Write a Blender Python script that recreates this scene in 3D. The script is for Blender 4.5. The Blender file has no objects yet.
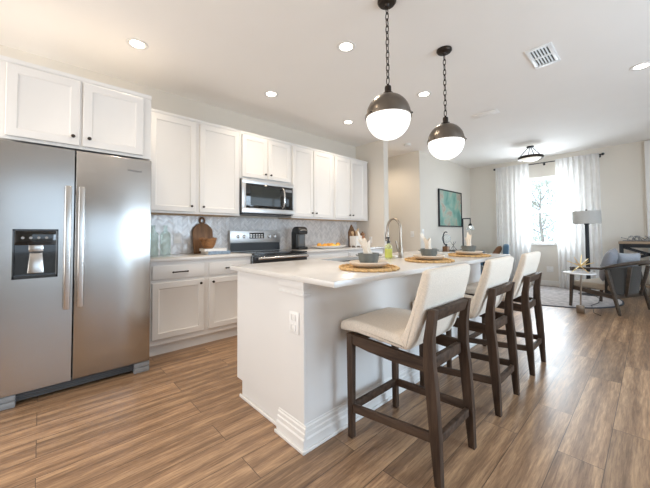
import bpy, bmesh, math, random
from mathutils import Vector, Matrix, Euler
random.seed(7)
sc = bpy.context.scene
COL = sc.collection
PI = math.pi
R = math.radians

# ------------------------------------------------------------------ camera
cd = bpy.data.cameras.new('camera')
cam = bpy.data.objects.new('camera', cd)
COL.objects.link(cam)
sc.camera = cam
FPX, YAW, PIT, ROL, CY = 304.245, R(46.9625), R(1.77241), R(-0.37313), 225.03
cd.sensor_fit = 'HORIZONTAL'
cd.sensor_width = 36.0
cd.lens = FPX / 650 * 36.0
cd.shift_y = -(244.0 - CY) / 650.0
cd.clip_start = 0.05
F = Vector((-math.sin(YAW) * math.cos(PIT), math.cos(YAW) * math.cos(PIT), math.sin(PIT)))
RT = Vector((math.cos(YAW), math.sin(YAW), 0))
UP = RT.cross(F)
c_, s_ = math.cos(ROL), math.sin(ROL)
RT2, UP2 = c_ * RT + s_ * UP, c_ * UP - s_ * RT
M = Matrix((RT2, UP2, -F)).transposed().to_4x4()
M.translation = Vector((0, 0, 1.135))
cam.matrix_world = M

# ------------------------------------------------------------------ world and light
sc.view_settings.view_transform = 'Standard'
sc.view_settings.look = 'None'
sc.view_settings.exposure = -0.06
sc.view_settings.gamma = 1.0
sc.view_settings.use_curve_mapping = False
sc.cycles.max_bounces = 10
sc.cycles.diffuse_bounces = 6
sc.cycles.transparent_max_bounces = 16
sc.cycles.sample_clamp_indirect = 6
sc.cycles.caustics_reflective = False
sc.cycles.caustics_refractive = False
w = bpy.data.worlds.new('sky')
sc.world = w
w.use_nodes = True
nt = w.node_tree
bg = nt.nodes['Background']
bg.inputs['Color'].default_value = (0.72, 0.86, 1.0, 1)
bg.inputs['Strength'].default_value = 2.4


def area(name, loc, rot, sx, sy, power, color):
    l = bpy.data.lights.new(name, 'AREA')
    l.shape = 'RECTANGLE'
    l.size, l.size_y = sx, sy
    l.energy = power
    l.color = color
    o = bpy.data.objects.new(name, l)
    o.location = loc
    o.rotation_euler = rot
    COL.objects.link(o)
    return o


COOL = (0.70, 0.85, 1.0)
WARM = (1.0, 0.84, 0.65)
# daylight through the glazed openings of the right wall and of the far window; warm fill added behind the camera
area('daylight_right', (2.40, 2.9, 1.25), (0, R(84), 0), 2.0, 1.8, 110, (0.66, 0.83, 1.0))
area('daylight_right_far', (2.40, 6.2, 1.45), (0, R(125), 0), 1.8, 2.0, 10, COOL)
area('fill_front', (-1.7, -1.95, 1.4), (R(125), 0, 0), 3.0, 1.9, 70, (1.0, 0.94, 0.88))
area('daylight_back', (-1.56, 8.12, 1.6), (R(-90), 0, 0), 0.6, 1.4, 65, (0.86, 0.94, 1.0))


# ------------------------------------------------------------------ helpers
class MB:
    """collects shapes in one bmesh"""

    def __init__(s):
        s.bm = bmesh.new()

    def box(s, x0, x1, y0, y1, z0, z1, bev=0.0, seg=2, mi=0):
        x0, x1 = min(x0, x1), max(x0, x1)
        y0, y1 = min(y0, y1), max(y0, y1)
        z0, z1 = min(z0, z1), max(z0, z1)
        v = [s.bm.verts.new(p) for p in ((x0, y0, z0), (x1, y0, z0), (x1, y1, z0), (x0, y1, z0),
                                         (x0, y0, z1), (x1, y0, z1), (x1, y1, z1), (x0, y1, z1))]
        fs = [s.bm.faces.new([v[i] for i in q]) for q in
              ((0, 3, 2, 1), (4, 5, 6, 7), (0, 1, 5, 4), (1, 2, 6, 5), (2, 3, 7, 6), (3, 0, 4, 7))]
        for f in fs:
            f.material_index = mi
        if bev > 0:
            ed = list({e for f in fs for e in f.edges})
            bmesh.ops.bevel(s.bm, geom=ed, offset=bev, segments=seg, profile=0.5, affect='EDGES')
        return s

    def hexa(s, bottom, top, bev=0.0, seg=2):
        """8 corner block: bottom and top lists of four points, counter-clockwise from above"""
        v = [s.bm.verts.new(p) for p in list(bottom) + list(top)]
        fs = [s.bm.faces.new([v[i] for i in q]) for q in
              ((0, 3, 2, 1), (4, 5, 6, 7), (0, 1, 5, 4), (1, 2, 6, 5), (2, 3, 7, 6), (3, 0, 4, 7))]
        if bev > 0:
            ed = list({e for f in fs for e in f.edges})
            bmesh.ops.bevel(s.bm, geom=ed, offset=bev, segments=seg, profile=0.5, affect='EDGES')
        return s

    def bar(s, p0, p1, w0, d0, w1=None, d1=None, up=(0, 0, 1), bev=0.0):
        """rectangular bar between two points: w across side axis, d along the other axis"""
        p0, p1 = Vector(p0), Vector(p1)
        w1 = w0 if w1 is None else w1
        d1 = d0 if d1 is None else d1
        t = (p1 - p0).normalized()
        a = t.cross(Vector(up))
        if a.length < 1e-4:
            a = t.cross(Vector((0, 1, 0)))
        a.normalize()
        b = a.cross(t).normalized()
        q = []
        for p, ww, dd in ((p0, w0, d0), (p1, w1, d1)):
            q.append([p - a * ww / 2 - b * dd / 2, p + a * ww / 2 - b * dd / 2, p + a * ww / 2 + b * dd / 2, p - a * ww / 2 + b * dd / 2])
        return s.hexa(q[0], q[1], bev)

    def prism(s, pts, axis, a0, a1, bev=0.0, seg=2):
        """extrude a 2D outline along an axis"""
        def P(u, v, h):
            return {'x': (h, u, v), 'y': (u, h, v), 'z': (u, v, h)}[axis]
        A = [s.bm.verts.new(P(u, v, a0)) for u, v in pts]
        B = [s.bm.verts.new(P(u, v, a1)) for u, v in pts]
        n = len(pts)
        fs = [s.bm.faces.new(A), s.bm.faces.new(B[::-1])]
        for i in range(n):
            j = (i + 1) % n
            fs.append(s.bm.faces.new([A[j], A[i], B[i], B[j]]))
        bmesh.ops.recalc_face_normals(s.bm, faces=fs)
        if bev > 0:
            ed = list(fs[0].edges) + list(fs[1].edges)
            bmesh.ops.bevel(s.bm, geom=ed, offset=bev, segments=seg, profile=0.5, affect='EDGES')
        return s

    def lathe(s, prof, seg=32, at=(0, 0, 0), axis='z', close=False):
        """revolve (r, h) profile"""
        at = Vector(at)
        rings = []
        for r, h in prof:
            if r < 1e-6:
                p = {'z': Vector((0, 0, h)), 'x': Vector((h, 0, 0)), 'y': Vector((0, h, 0))}[axis]
                rings.append([s.bm.verts.new(at + p)])
            else:
                ring = []
                for i in range(seg):
                    a = 2 * PI * i / seg
                    c, n = r * math.cos(a), r * math.sin(a)
                    p = {'z': Vector((c, n, h)), 'x': Vector((h, c, n)), 'y': Vector((n, h, c))}[axis]
                    ring.append(s.bm.verts.new(at + p))
                rings.append(ring)
        fs = []
        pairs = list(zip(rings[:-1], rings[1:]))
        if close:
            pairs.append((rings[-1], rings[0]))
        for A, B in pairs:
            for i in range(seg):
                j = (i + 1) % seg
                if len(A) == 1 and len(B) == 1:
                    continue
                if len(A) == 1:
                    fs.append(s.bm.faces.new([A[0], B[j], B[i]]))
                elif len(B) == 1:
                    fs.append(s.bm.faces.new([A[i], A[j], B[0]]))
                else:
                    fs.append(s.bm.faces.new([A[i], A[j], B[j], B[i]]))
        if not close:
            for ring, flip in ((rings[0], True), (rings[-1], False)):
                if len(ring) > 1:
                    fs.append(s.bm.faces.new(ring[::-1] if flip else ring))
        bmesh.ops.recalc_face_normals(s.bm, faces=fs)
        return s

    def cyl(s, p0, p1, r0, r1=None, seg=16):
        return s.tube([p0, p1], [r0, r0 if r1 is None else r1], seg)

    def tube(s, path, rad, seg=10, closed=False, flat=1.0):
        path = [Vector(p) for p in path]
        n = len(path)
        rad = rad if isinstance(rad, (list, tuple)) else [rad] * n
        rings = []
        nrm = None
        for i, p in enumerate(path):
            if closed:
                t = path[(i + 1) % n] - path[i - 1]
            else:
                t = path[min(i + 1, n - 1)] - path[max(i - 1, 0)]
            t.normalize()
            if nrm is None:
                nrm = t.orthogonal()
                if abs(t.z) < 0.95:
                    nrm = t.cross(Vector((0, 0, 1)))
            nrm = (nrm - t * nrm.dot(t)).normalized()
            b = t.cross(nrm).normalized()
            rings.append([s.bm.verts.new(p + rad[i] * (math.cos(2 * PI * k / seg) * nrm + flat * math.sin(2 * PI * k / seg) * b)) for k in range(seg)])
        fs = []
        for i in range(n if closed else n - 1):
            A, B = rings[i], rings[(i + 1) % n]
            for k in range(seg):
                j = (k + 1) % seg
                fs.append(s.bm.faces.new([A[k], A[j], B[j], B[k]]))
        if not closed:
            fs.append(s.bm.faces.new(rings[0][::-1]))
            fs.append(s.bm.faces.new(rings[-1]))
        bmesh.ops.recalc_face_normals(s.bm, faces=fs)
        return s

    def ball(s, c, r, sx=1, sy=1, sz=1, sub=3):
        m = Matrix.Translation(Vector(c)) @ Matrix.Diagonal((r * sx, r * sy, r * sz, 1))
        bmesh.ops.create_icosphere(s.bm, subdivisions=sub, radius=1, matrix=m)
        return s

    def door(s, y0, y1, z0, z1, t=0.019, stile=0.055, rec=0.008, x=0.0):
        """framed cabinet door facing +x, back at x"""
        def rect(i, xx):
            return [s.bm.verts.new(p) for p in ((xx, y0 + i, z0 + i), (xx, y1 - i, z0 + i), (xx, y1 - i, z1 - i), (xx, y0 + i, z1 - i))]
        loops = [rect(0, x), rect(0, x + t - 0.004), rect(0.004, x + t), rect(stile, x + t), rect(stile + 0.004, x + t - 0.004), rect(stile + 0.012, x + t - rec)]
        fs = []
        for A, B in zip(loops[:-1], loops[1:]):
            for i in range(4):
                j = (i + 1) % 4
                fs.append(s.bm.faces.new([A[i], A[j], B[j], B[i]]))
        fs.append(s.bm.faces.new(loops[-1]))
        fs.append(s.bm.faces.new(loops[0][::-1]))
        bmesh.ops.recalc_face_normals(s.bm, faces=fs)
        return s

    def build(s, name, m, parent=None, loc=(0, 0, 0), rot=(0, 0, 0), smooth=35, label=None):
        me = bpy.data.meshes.new(name)
        s.bm.to_mesh(me)
        s.bm.free()
        ms = m if isinstance(m, (list, tuple)) else [m]
        for k in ms:
            me.materials.append(k)
        if smooth:
            for p in me.polygons:
                p.use_smooth = True
            me.set_sharp_from_angle(angle=R(smooth))
        o = bpy.data.objects.new(name, me)
        o.location = loc
        o.rotation_euler = rot
        COL.objects.link(o)
        if parent is not None:
            o.parent = parent
        if label:
            o['label'] = label
        return o


def thing(name, label, cat, loc=(0, 0, 0), rz=0, group=None):
    o = bpy.data.objects.new(name, None)
    o.empty_display_size = 0.1
    o.location = loc
    o.rotation_euler = (0, 0, rz)
    COL.objects.link(o)
    o['label'] = label
    o['category'] = cat
    if group:
        o['group'] = group
    return o


def tag(o, label, cat, group=None):
    o['label'] = label
    o['category'] = cat
    if group:
        o['group'] = group
    return o


def struct(o):
    o['kind'] = 'structure'
    return o


def dup(root, loc, rz=None, label=None):
    r = root.copy()
    COL.objects.link(r)
    r.location = loc
    if rz is not None:
        r.rotation_euler = (0, 0, rz)
    if label:
        r['label'] = label
    for ch in list(root.children):
        k = ch.copy()
        COL.objects.link(k)
        k.parent = r
        for g in list(ch.children):
            d = g.copy()
            COL.objects.link(d)
            d.parent = k
    return r


# ------------------------------------------------------------------ materials
def mat(name, col, rough=0.5, metal=0.0, var=0.03, nscale=6.0, bump=0.0, bscale=60.0, stretch=None, spec=None, sheen=0.0, coat=0.0):
    """plain procedural surface: a colour with faint noise, optional noise bump"""
    m = bpy.data.materials.new(name)
    m.use_nodes = True
    n, l = m.node_tree.nodes, m.node_tree.links
    b = n['Principled BSDF']
    b.inputs['Roughness'].default_value = rough
    b.inputs['Metallic'].default_value = metal
    if spec is not None:
        b.inputs['Specular IOR Level'].default_value = spec
    if sheen:
        b.inputs['Sheen Weight'].default_value = sheen
    if coat:
        b.inputs['Coat Weight'].default_value = coat
    tc = n.new('ShaderNodeTexCoord')
    mp = n.new('ShaderNodeMapping')
    l.new(tc.outputs['Object'], mp.inputs['Vector'])
    if stretch:
        mp.inputs['Scale'].default_value = stretch
    no = n.new('ShaderNodeTexNoise')
    no.inputs['Scale'].default_value = nscale
    no.inputs['Detail'].default_value = 3
    l.new(mp.outputs['Vector'], no.inputs['Vector'])
    rp = n.new('ShaderNodeValToRGB')
    c = Vector(col[:3])
    rp.color_ramp.elements[0].position = 0.25
    rp.color_ramp.elements[1].position = 0.75
    rp.color_ramp.elements[0].color = (*(c * (1 - var)), 1)
    rp.color_ramp.elements[1].color = (*[min(1, q) for q in (c * (1 + var))], 1)
    l.new(no.outputs['Fac'], rp.inputs['Fac'])
    l.new(rp.outputs['Color'], b.inputs['Base Color'])
    if bump:
        nb = n.new('ShaderNodeTexNoise')
        nb.inputs['Scale'].default_value = bscale
        nb.inputs['Detail'].default_value = 4
        l.new(mp.outputs['Vector'], nb.inputs['Vector'])
        bu = n.new('ShaderNodeBump')
        bu.inputs['Strength'].default_value = bump
        bu.inputs['Distance'].default_value = 0.004
        l.new(nb.outputs['Fac'], bu.inputs['Height'])
        l.new(bu.outputs['Normal'], b.inputs['Normal'])
    return m


def emat(name, col, strength, base=None):
    m = mat(name, base or col, 0.3)
    b = m.node_tree.nodes['Principled BSDF']
    b.inputs['Emission Color'].default_value = (*col, 1)
    b.inputs['Emission Strength'].default_value = strength
    return m


def wood(name, c0, c1, rough=0.45, axis='x', scale=1.0):
    m = mat(name, c0, rough)
    n, l = m.node_tree.nodes, m.node_tree.links
    b = n['Principled BSDF']
    tc = n.new('ShaderNodeTexCoord')
    mp = n.new('ShaderNodeMapping')
    sc3 = {'x': (1.2, 14, 14), 'y': (14, 1.2, 14), 'z': (14, 14, 1.2)}[axis]
    mp.inputs['Scale'].default_value = [k * scale for k in sc3]
    l.new(tc.outputs['Object'], mp.inputs['Vector'])
    no = n.new('ShaderNodeTexNoise')
    no.inputs['Scale'].default_value = 2.2
    no.inputs['Detail'].default_value = 6
    no.inputs['Roughness'].default_value = 0.65
    l.new(mp.outputs['Vector'], no.inputs['Vector'])
    rp = n.new('ShaderNodeValToRGB')
    rp.color_ramp.elements[0].position = 0.3
    rp.color_ramp.elements[1].position = 0.7
    rp.color_ramp.elements[0].color = (*c0, 1)
    rp.color_ramp.elements[1].color = (*c1, 1)
    l.new(no.outputs['Fac'], rp.inputs['Fac'])
    l.new(rp.outputs['Color'], b.inputs['Base Color'])
    bu = n.new('ShaderNodeBump')
    bu.inputs['Strength'].default_value = 0.12
    bu.inputs['Distance'].default_value = 0.003
    l.new(no.outputs['Fac'], bu.inputs['Height'])
    l.new(bu.outputs['Normal'], b.inputs['Normal'])
    return m


def fabric(name, col, scale=420, var=0.12, bump=0.35):
    m = mat(name, col, 0.95, 0, var, 180.0, 0, sheen=0.15)
    n, l = m.node_tree.nodes, m.node_tree.links
    b = n['Principled BSDF']
    tc = n.new('ShaderNodeTexCoord')
    hs = []
    for rot in (0, 90):
        mp = n.new('ShaderNodeMapping')
        mp.inputs['Rotation'].default_value = (R(rot), R(45), R(rot))
        l.new(tc.outputs['Object'], mp.inputs['Vector'])
        wv = n.new('ShaderNodeTexWave')
        wv.inputs['Scale'].default_value = scale / 6
        wv.inputs['Distortion'].default_value = 1.5
        l.new(mp.outputs['Vector'], wv.inputs['Vector'])
        hs.append(wv)
    ad = n.new('ShaderNodeMath')
    ad.operation = 'ADD'
    l.new(hs[0].outputs['Fac'], ad.inputs[0])
    l.new(hs[1].outputs['Fac'], ad.inputs[1])
    bu = n.new('ShaderNodeBump')
    bu.inputs['Strength'].default_value = bump
    bu.inputs['Distance'].default_value = 0.001
    l.new(ad.outputs[0], bu.inputs['Height'])
    l.new(bu.outputs['Normal'], b.inputs['Normal'])
    return m


def glassy(name, col, alpha=0.25, rough=0.05, edge=None):
    """thin clear glass: mostly see-through with a glossy skin"""
    m = bpy.data.materials.new(name)
    m.use_nodes = True
    n, l = m.node_tree.nodes, m.node_tree.links
    b = n['Principled BSDF']
    b.inputs['Roughness'].default_value = rough
    b.inputs['Base Color'].default_value = (*(edge or col), 1)
    tr = n.new('ShaderNodeBsdfTransparent')
    tr.inputs['Color'].default_value = (*col, 1)
    lw = n.new('ShaderNodeLayerWeight')
    lw.inputs['Blend'].default_value = 0.35
    mr = n.new('ShaderNodeMapRange')
    mr.inputs['To Min'].default_value = alpha * 0.35
    mr.inputs['To Max'].default_value = min(1, alpha * 2.6)
    l.new(lw.outputs['Facing'], mr.inputs['Value'])
    mx = n.new('ShaderNodeMixShader')
    l.new(mr.outputs['Result'], mx.inputs['Fac'])
    l.new(tr.outputs[0], mx.inputs[1])
    l.new(b.outputs[0], mx.inputs[2])
    l.new(mx.outputs[0], n['Material Output'].inputs['Surface'])
    return m


def floor_mat():
    m = mat('oak_plank_floor', (0.3, 0.2, 0.12), 0.36)
    n, l = m.node_tree.nodes, m.node_tree.links
    b = n['Principled BSDF']
    tc = n.new('ShaderNodeTexCoord')
    sx = n.new('ShaderNodeSeparateXYZ')
    l.new(tc.outputs['Object'], sx.inputs[0])
    cb = n.new('ShaderNodeCombineXYZ')
    l.new(sx.outputs['Y'], cb.inputs['X'])
    l.new(sx.outputs['X'], cb.inputs['Y'])
    br = n.new('ShaderNodeTexBrick')
    br.offset = 0.37
    br.offset_frequency = 2
    br.inputs['Color1'].default_value = (0, 0, 0, 1)
    br.inputs['Color2'].default_value = (1, 1, 1, 1)
    br.inputs['Mortar'].default_value = (0.5, 0.5, 0.5, 1)
    br.inputs['Scale'].default_value = 1.0
    br.inputs['Mortar Size'].default_value = 0.0016
    br.inputs['Mortar Smooth'].default_value = 0.2
    br.inputs['Brick Width'].default_value = 1.22
    br.inputs['Row Height'].default_value = 0.182
    l.new(cb.outputs[0], br.inputs['Vector'])
    # grain, shifted for every plank
    mp = n.new('ShaderNodeMapping')
    mp.inputs['Scale'].default_value = (1.1, 8.0, 1)
    l.new(cb.outputs[0], mp.inputs['Vector'])
    sh = n.new('ShaderNodeVectorMath')
    sh.operation = 'MULTIPLY_ADD'
    l.new(br.outputs['Color'], sh.inputs[0])
    sh.inputs[1].default_value = (17, 31, 23)
    l.new(mp.outputs[0], sh.inputs[2])
    g1 = n.new('ShaderNodeTexNoise')
    g1.inputs['Scale'].default_value = 1.5
    g1.inputs['Detail'].default_value = 8
    g1.inputs['Roughness'].default_value = 0.62
    g1.inputs['Distortion'].default_value = 0.9
    l.new(sh.outputs[0], g1.inputs['Vector'])
    g2 = n.new('ShaderNodeTexWave')
    g2.wave_type = 'BANDS'
    g2.bands_direction = 'Y'
    g2.inputs['Scale'].default_value = 0.35
    g2.inputs['Distortion'].default_value = 9.0
    g2.inputs['Detail'].default_value = 3
    g2.inputs['Detail Scale'].default_value = 0.7
    l.new(sh.outputs[0], g2.inputs['Vector'])
    # fine pores drawn out along each plank
    fm = n.new('ShaderNodeVectorMath')
    fm.operation = 'MULTIPLY'
    fm.inputs[1].default_value = (3.2, 6.5, 1)
    l.new(sh.outputs[0], fm.inputs[0])
    g3 = n.new('ShaderNodeTexNoise')
    g3.inputs['Scale'].default_value = 1.6
    g3.inputs['Detail'].default_value = 6
    g3.inputs['Roughness'].default_value = 0.7
    g3.inputs['Distortion'].default_value = 0.4
    l.new(fm.outputs[0], g3.inputs['Vector'])
    gf = n.new('ShaderNodeMix')
    gf.data_type = 'FLOAT'
    gf.inputs[0].default_value = 0.68
    l.new(g1.outputs['Fac'], gf.inputs[2])
    l.new(g3.outputs['Fac'], gf.inputs[3])
    mxg = n.new('ShaderNodeMix')
    mxg.data_type = 'FLOAT'
    mxg.inputs[0].default_value = 0.10
    l.new(gf.outputs[0], mxg.inputs[2])
    l.new(g2.outputs['Fac'], mxg.inputs[3])
    rp = n.new('ShaderNodeValToRGB')
    e = rp.color_ramp.elements
    e[0].position, e[0].color = 0.30, (0.10, 0.050, 0.024, 1)
    e[1].position, e[1].color = 0.68, (0.53, 0.33, 0.175, 1)
    k = e.new(0.5)
    k.color = (0.275, 0.16, 0.085, 1)
    l.new(mxg.outputs[0], rp.inputs['Fac'])
    # tone of each plank
    mr = n.new('ShaderNodeMapRange')
    mr.inputs['To Min'].default_value = 0.82
    mr.inputs['To Max'].default_value = 1.16
    l.new(br.outputs['Color'], mr.inputs['Value'])
    hs = n.new('ShaderNodeHueSaturation')
    hs.inputs['Saturation'].default_value = 0.95
    l.new(mr.outputs[0], hs.inputs['Value'])
    l.new(rp.outputs['Color'], hs.inputs['Color'])
    mo = n.new('ShaderNodeMix')
    mo.data_type = 'RGBA'
    l.new(br.outputs['Fac'], mo.inputs[0])
    l.new(hs.outputs['Color'], mo.inputs[6])
    mo.inputs[7].default_value = (0.07, 0.045, 0.03, 1)
    l.new(mo.outputs[2], b.inputs['Base Color'])
    rr = n.new('ShaderNodeMapRange')
    rr.inputs['To Min'].default_value = 0.28
    rr.inputs['To Max'].default_value = 0.46
    l.new(g1.outputs['Fac'], rr.inputs['Value'])
    l.new(rr.outputs[0], b.inputs['Roughness'])
    bu = n.new('ShaderNodeBump')
    bu.inputs['Strength'].default_value = 0.12
    bu.inputs['Distance'].default_value = 0.003
    ma = n.new('ShaderNodeMath')
    ma.operation = 'SUBTRACT'
    l.new(mxg.outputs[0], ma.inputs[0])
    l.new(br.outputs['Fac'], ma.inputs[1])
    l.new(ma.outputs[0], bu.inputs['Height'])
    l.new(bu.outputs['Normal'], b.inputs['Normal'])
    return m


def steel_mat(name, col, rough, axis):
    """brushed stainless steel"""
    m = mat(name, col, rough, 1.0, 0.02, 3.0)
    n, l = m.node_tree.nodes, m.node_tree.links
    b = n['Principled BSDF']
    tc = n.new('ShaderNodeTexCoord')
    mp = n.new('ShaderNodeMapping')
    mp.inputs['Scale'].default_value = {'y': (30, 0.5, 130), 'z': (240, 240, 0.6)}[axis]
    l.new(tc.outputs['Object'], mp.inputs['Vector'])
    no = n.new('ShaderNodeTexNoise')
    no.inputs['Scale'].default_value = 2.0
    no.inputs['Detail'].default_value = 2
    l.new(mp.outputs[0], no.inputs['Vector'])
    rr = n.new('ShaderNodeMapRange')
    rr.inputs['To Min'].default_value = rough - 0.005
    rr.inputs['To Max'].default_value = rough + 0.005
    l.new(no.outputs['Fac'], rr.inputs['Value'])
    l.new(rr.outputs[0], b.inputs['Roughness'])
    # slow waviness of the sheet
    n2 = n.new('ShaderNodeTexNoise')
    n2.inputs['Scale'].default_value = 2.2
    n2.inputs['Detail'].default_value = 1
    l.new(tc.outputs['Object'], n2.inputs['Vector'])
    bu = n.new('ShaderNodeBump')
    bu.inputs['Strength'].default_value = 0.15
    bu.inputs['Distance'].default_value = 0.02
    l.new(n2.outputs['Fac'], bu.inputs['Height'])
    l.new(bu.outputs['Normal'], b.inputs['Normal'])
    return m


def tile_mat():
    m = mat('glazed_white_tile', (0.8, 0.78, 0.76), 0.14, coat=0.3)
    n, l = m.node_tree.nodes, m.node_tree.links
    b = n['Principled BSDF']
    g = n.new('ShaderNodeNewGeometry')
    rp = n.new('ShaderNodeValToRGB')
    rp.color_ramp.elements[0].color = (0.63, 0.615, 0.61, 1)
    rp.color_ramp.elements[1].color = (0.82, 0.80, 0.785, 1)
    l.new(g.outputs['Random Per Island'], rp.inputs['Fac'])
    l.new(rp.outputs['Color'], b.inputs['Base Color'])
    return m


def art_mat():
    m = mat('abstract_green_paint', (0.2, 0.5, 0.4), 0.6)
    n, l = m.node_tree.nodes, m.node_tree.links
    b = n['Principled BSDF']
    tc = n.new('ShaderNodeTexCoord')
    no = n.new('ShaderNodeTexNoise')
    no.inputs['Scale'].default_value = 2.4
    no.inputs['Detail'].default_value = 7
    no.inputs['Distortion'].default_value = 0.8
    l.new(tc.outputs['Object'], no.inputs['Vector'])
    rp = n.new('ShaderNodeValToRGB')
    e = rp.color_ramp.elements
    e[0].position, e[0].color = 0.25, (0.07, 0.17, 0.15, 1)
    e[1].position, e[1].color = 0.8, (0.62, 0.66, 0.56, 1)
    for p, cc in ((0.40, (0.11, 0.28, 0.23, 1)), (0.50, (0.20, 0.36, 0.29, 1)), (0.57, (0.33, 0.38, 0.30, 1)), (0.63, (0.36, 0.26, 0.20, 1)), (0.70, (0.38, 0.44, 0.38, 1))):
        k = e.new(p)
        k.color = cc
    l.new(no.outputs['Fac'], rp.inputs['Fac'])
    l.new(rp.outputs['Color'], b.inputs['Base Color'])
    return m


def sheer_mat():
    m = bpy.data.materials.new('sheer_white_voile')
    m.use_nodes = True
    n, l = m.node_tree.nodes, m.node_tree.links
    n.remove(n['Principled BSDF'])
    d = n.new('ShaderNodeBsdfDiffuse')
    d.inputs['Color'].default_value = (0.92, 0.92, 0.92, 1)
    t = n.new('ShaderNodeBsdfTranslucent')
    t.inputs['Color'].default_value = (0.95, 0.95, 0.95, 1)
    p = n.new('ShaderNodeBsdfTransparent')
    a = n.new('ShaderNodeMixShader')
    a.inputs[0].default_value = 0.5
    l.new(d.outputs[0], a.inputs[1])
    l.new(t.outputs[0], a.inputs[2])
    tc = n.new('ShaderNodeTexCoord')
    no = n.new('ShaderNodeTexNoise')
    no.inputs['Scale'].default_value = 9
    l.new(tc.outputs['Object'], no.inputs['Vector'])
    mr = n.new('ShaderNodeMapRange')
    mr.inputs['To Min'].default_value = 0.62
    mr.inputs['To Max'].default_value = 0.78
    l.new(no.outputs['Fac'], mr.inputs['Value'])
    x = n.new('ShaderNodeMixShader')
    l.new(mr.outputs[0], x.inputs[0])
    l.new(p.outputs[0], x.inputs[1])
    l.new(a.outputs[0], x.inputs[2])
    l.new(x.outputs[0], n['Material Output'].inputs['Surface'])
    return m


def braid_mat():
    m = mat('woven_jute', (0.62, 0.40, 0.18), 0.9, 0, 0.35, 70, 0.7, 130)
    return m


WALL = mat('warm_white_wall_paint', (0.74, 0.69, 0.615), 0.85, var=0.012, nscale=2, bump=0.05, bscale=180)
CEIL = mat('white_ceiling_paint', (0.915, 0.89, 0.86), 0.9, var=0.012, nscale=2, bump=0.08, bscale=140)
TRIM = mat('white_trim_paint', (0.80, 0.785, 0.76), 0.5, var=0.01)
CAB = mat('white_cabinet_paint', (0.75, 0.73, 0.705), 0.5, var=0.012, nscale=3, spec=0.3)
CABW = wood('raw_maple_underside', (0.55, 0.38, 0.22), (0.66, 0.48, 0.29), 0.6, 'y')
QUARTZ = mat('white_quartz', (0.68, 0.655, 0.625), 0.18, var=0.03, nscale=14)
FLOOR = floor_mat()
STEEL = steel_mat('brushed_stainless', (0.50, 0.495, 0.485), 0.22, 'y')
STEELR = steel_mat('range_stainless', (0.62, 0.61, 0.60), 0.38, 'y')
STEELV = steel_mat('satin_steel', (0.62, 0.605, 0.585), 0.25, 'z')
DARKGREY = mat('dark_grey_enamel', (0.09, 0.095, 0.1), 0.4)
GREYPL = mat('grey_plastic', (0.24, 0.25, 0.26), 0.45)
BLACK = mat('black_plastic', (0.012, 0.012, 0.013), 0.35)
BLKGLASS = mat('black_glass', (0.008, 0.009, 0.01), 0.06, coat=0.5)
OVENGLASS = mat('smoked_oven_glass', (0.03, 0.035, 0.035), 0.05, coat=0.6)
BRONZE = mat('oil_rubbed_bronze', (0.045, 0.036, 0.03), 0.38, 0.85, 0.1, 40)
GUN = mat('antique_nickel', (0.19, 0.165, 0.14), 0.33, 1.0, 0.08, 20)
NICKEL = mat('brushed_nickel', (0.34, 0.295, 0.245), 0.30, 1.0, 0.05, 60)
OPAL = emat('glowing_opal_glass', (1.0, 0.96, 0.90), 1.35, (0.9, 0.9, 0.88))
CANLENS = emat('glowing_light_lens', (1.0, 0.93, 0.82), 9.0)
FLUSHGL = emat('glowing_alabaster_bowl', (1.0, 0.96, 0.88), 0.55)
TILE = tile_mat()
GROUT = mat('grey_grout', (0.50, 0.49, 0.48), 0.8)
LINEN = fabric('cream_linen', (0.73, 0.645, 0.545))
NAPK = fabric('cream_napkin_cotton', (0.80, 0.70, 0.58), 300, 0.08, 0.2)
STOOLW = wood('weathered_dark_oak', (0.030, 0.018, 0.012), (0.100, 0.062, 0.041), 0.6, 'z')
STOOLH = wood('weathered_dark_oak_rail', (0.030, 0.018, 0.012), (0.100, 0.062, 0.041), 0.6, 'x')
for m_ in (STOOLW, STOOLH):
    m_.node_tree.nodes['Principled BSDF'].inputs['Specular IOR Level'].default_value = 0.22
JUTE = braid_mat()
STONEWARE = mat('grey_stoneware', (0.135, 0.145, 0.135), 0.35, var=0.2, nscale=30)
PLATEM = mat('cream_stoneware', (0.66, 0.56, 0.45), 0.35, var=0.04, nscale=20)
PLATEW = mat('white_porcelain', (0.8, 0.78, 0.75), 0.25)
BOARDW = wood('rustic_walnut', (0.10, 0.045, 0.02), (0.33, 0.17, 0.075), 0.55, 'z')
BOWLW = wood('burl_wood', (0.13, 0.05, 0.018), (0.42, 0.20, 0.07), 0.5, 'y', 1.6)
LIGHTW = wood('pale_beech', (0.50, 0.32, 0.17), (0.66, 0.46, 0.27), 0.55, 'z')
MILLW = wood('orange_cherry_wood', (0.36, 0.14, 0.055), (0.52, 0.22, 0.09), 0.4, 'z')
GREENGL = glassy('pale_green_glass', (0.955, 0.985, 0.97), 0.09, edge=(0.30, 0.42, 0.37))
CLEARGL = glassy('clear_glass', (0.95, 0.97, 0.97), 0.22)
WINGL = glassy('window_glass', (0.97, 0.985, 1.0), 0.06, 0.02)
ORANGE = mat('orange_peel', (0.80, 0.38, 0.06), 0.5, var=0.1, nscale=12, bump=0.2, bscale=140)
LEMON = mat('lemon_peel', (0.86, 0.60, 0.10), 0.5, var=0.08, nscale=12, bump=0.2, bscale=140)
SOAPL = mat('lime_label', (0.50, 0.52, 0.10), 0.4, var=0.06)
SOAPB = glassy('clear_soap_bottle', (0.85, 0.88, 0.6), 0.5)
PAPER = mat('white_paper', (0.82, 0.8, 0.77), 0.8)
BLUEB = mat('blue_cloth_cover', (0.22, 0.30, 0.40), 0.7, var=0.35, nscale=45)
WHITEB = mat('white_book_cover', (0.82, 0.8, 0.78), 0.5)
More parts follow.
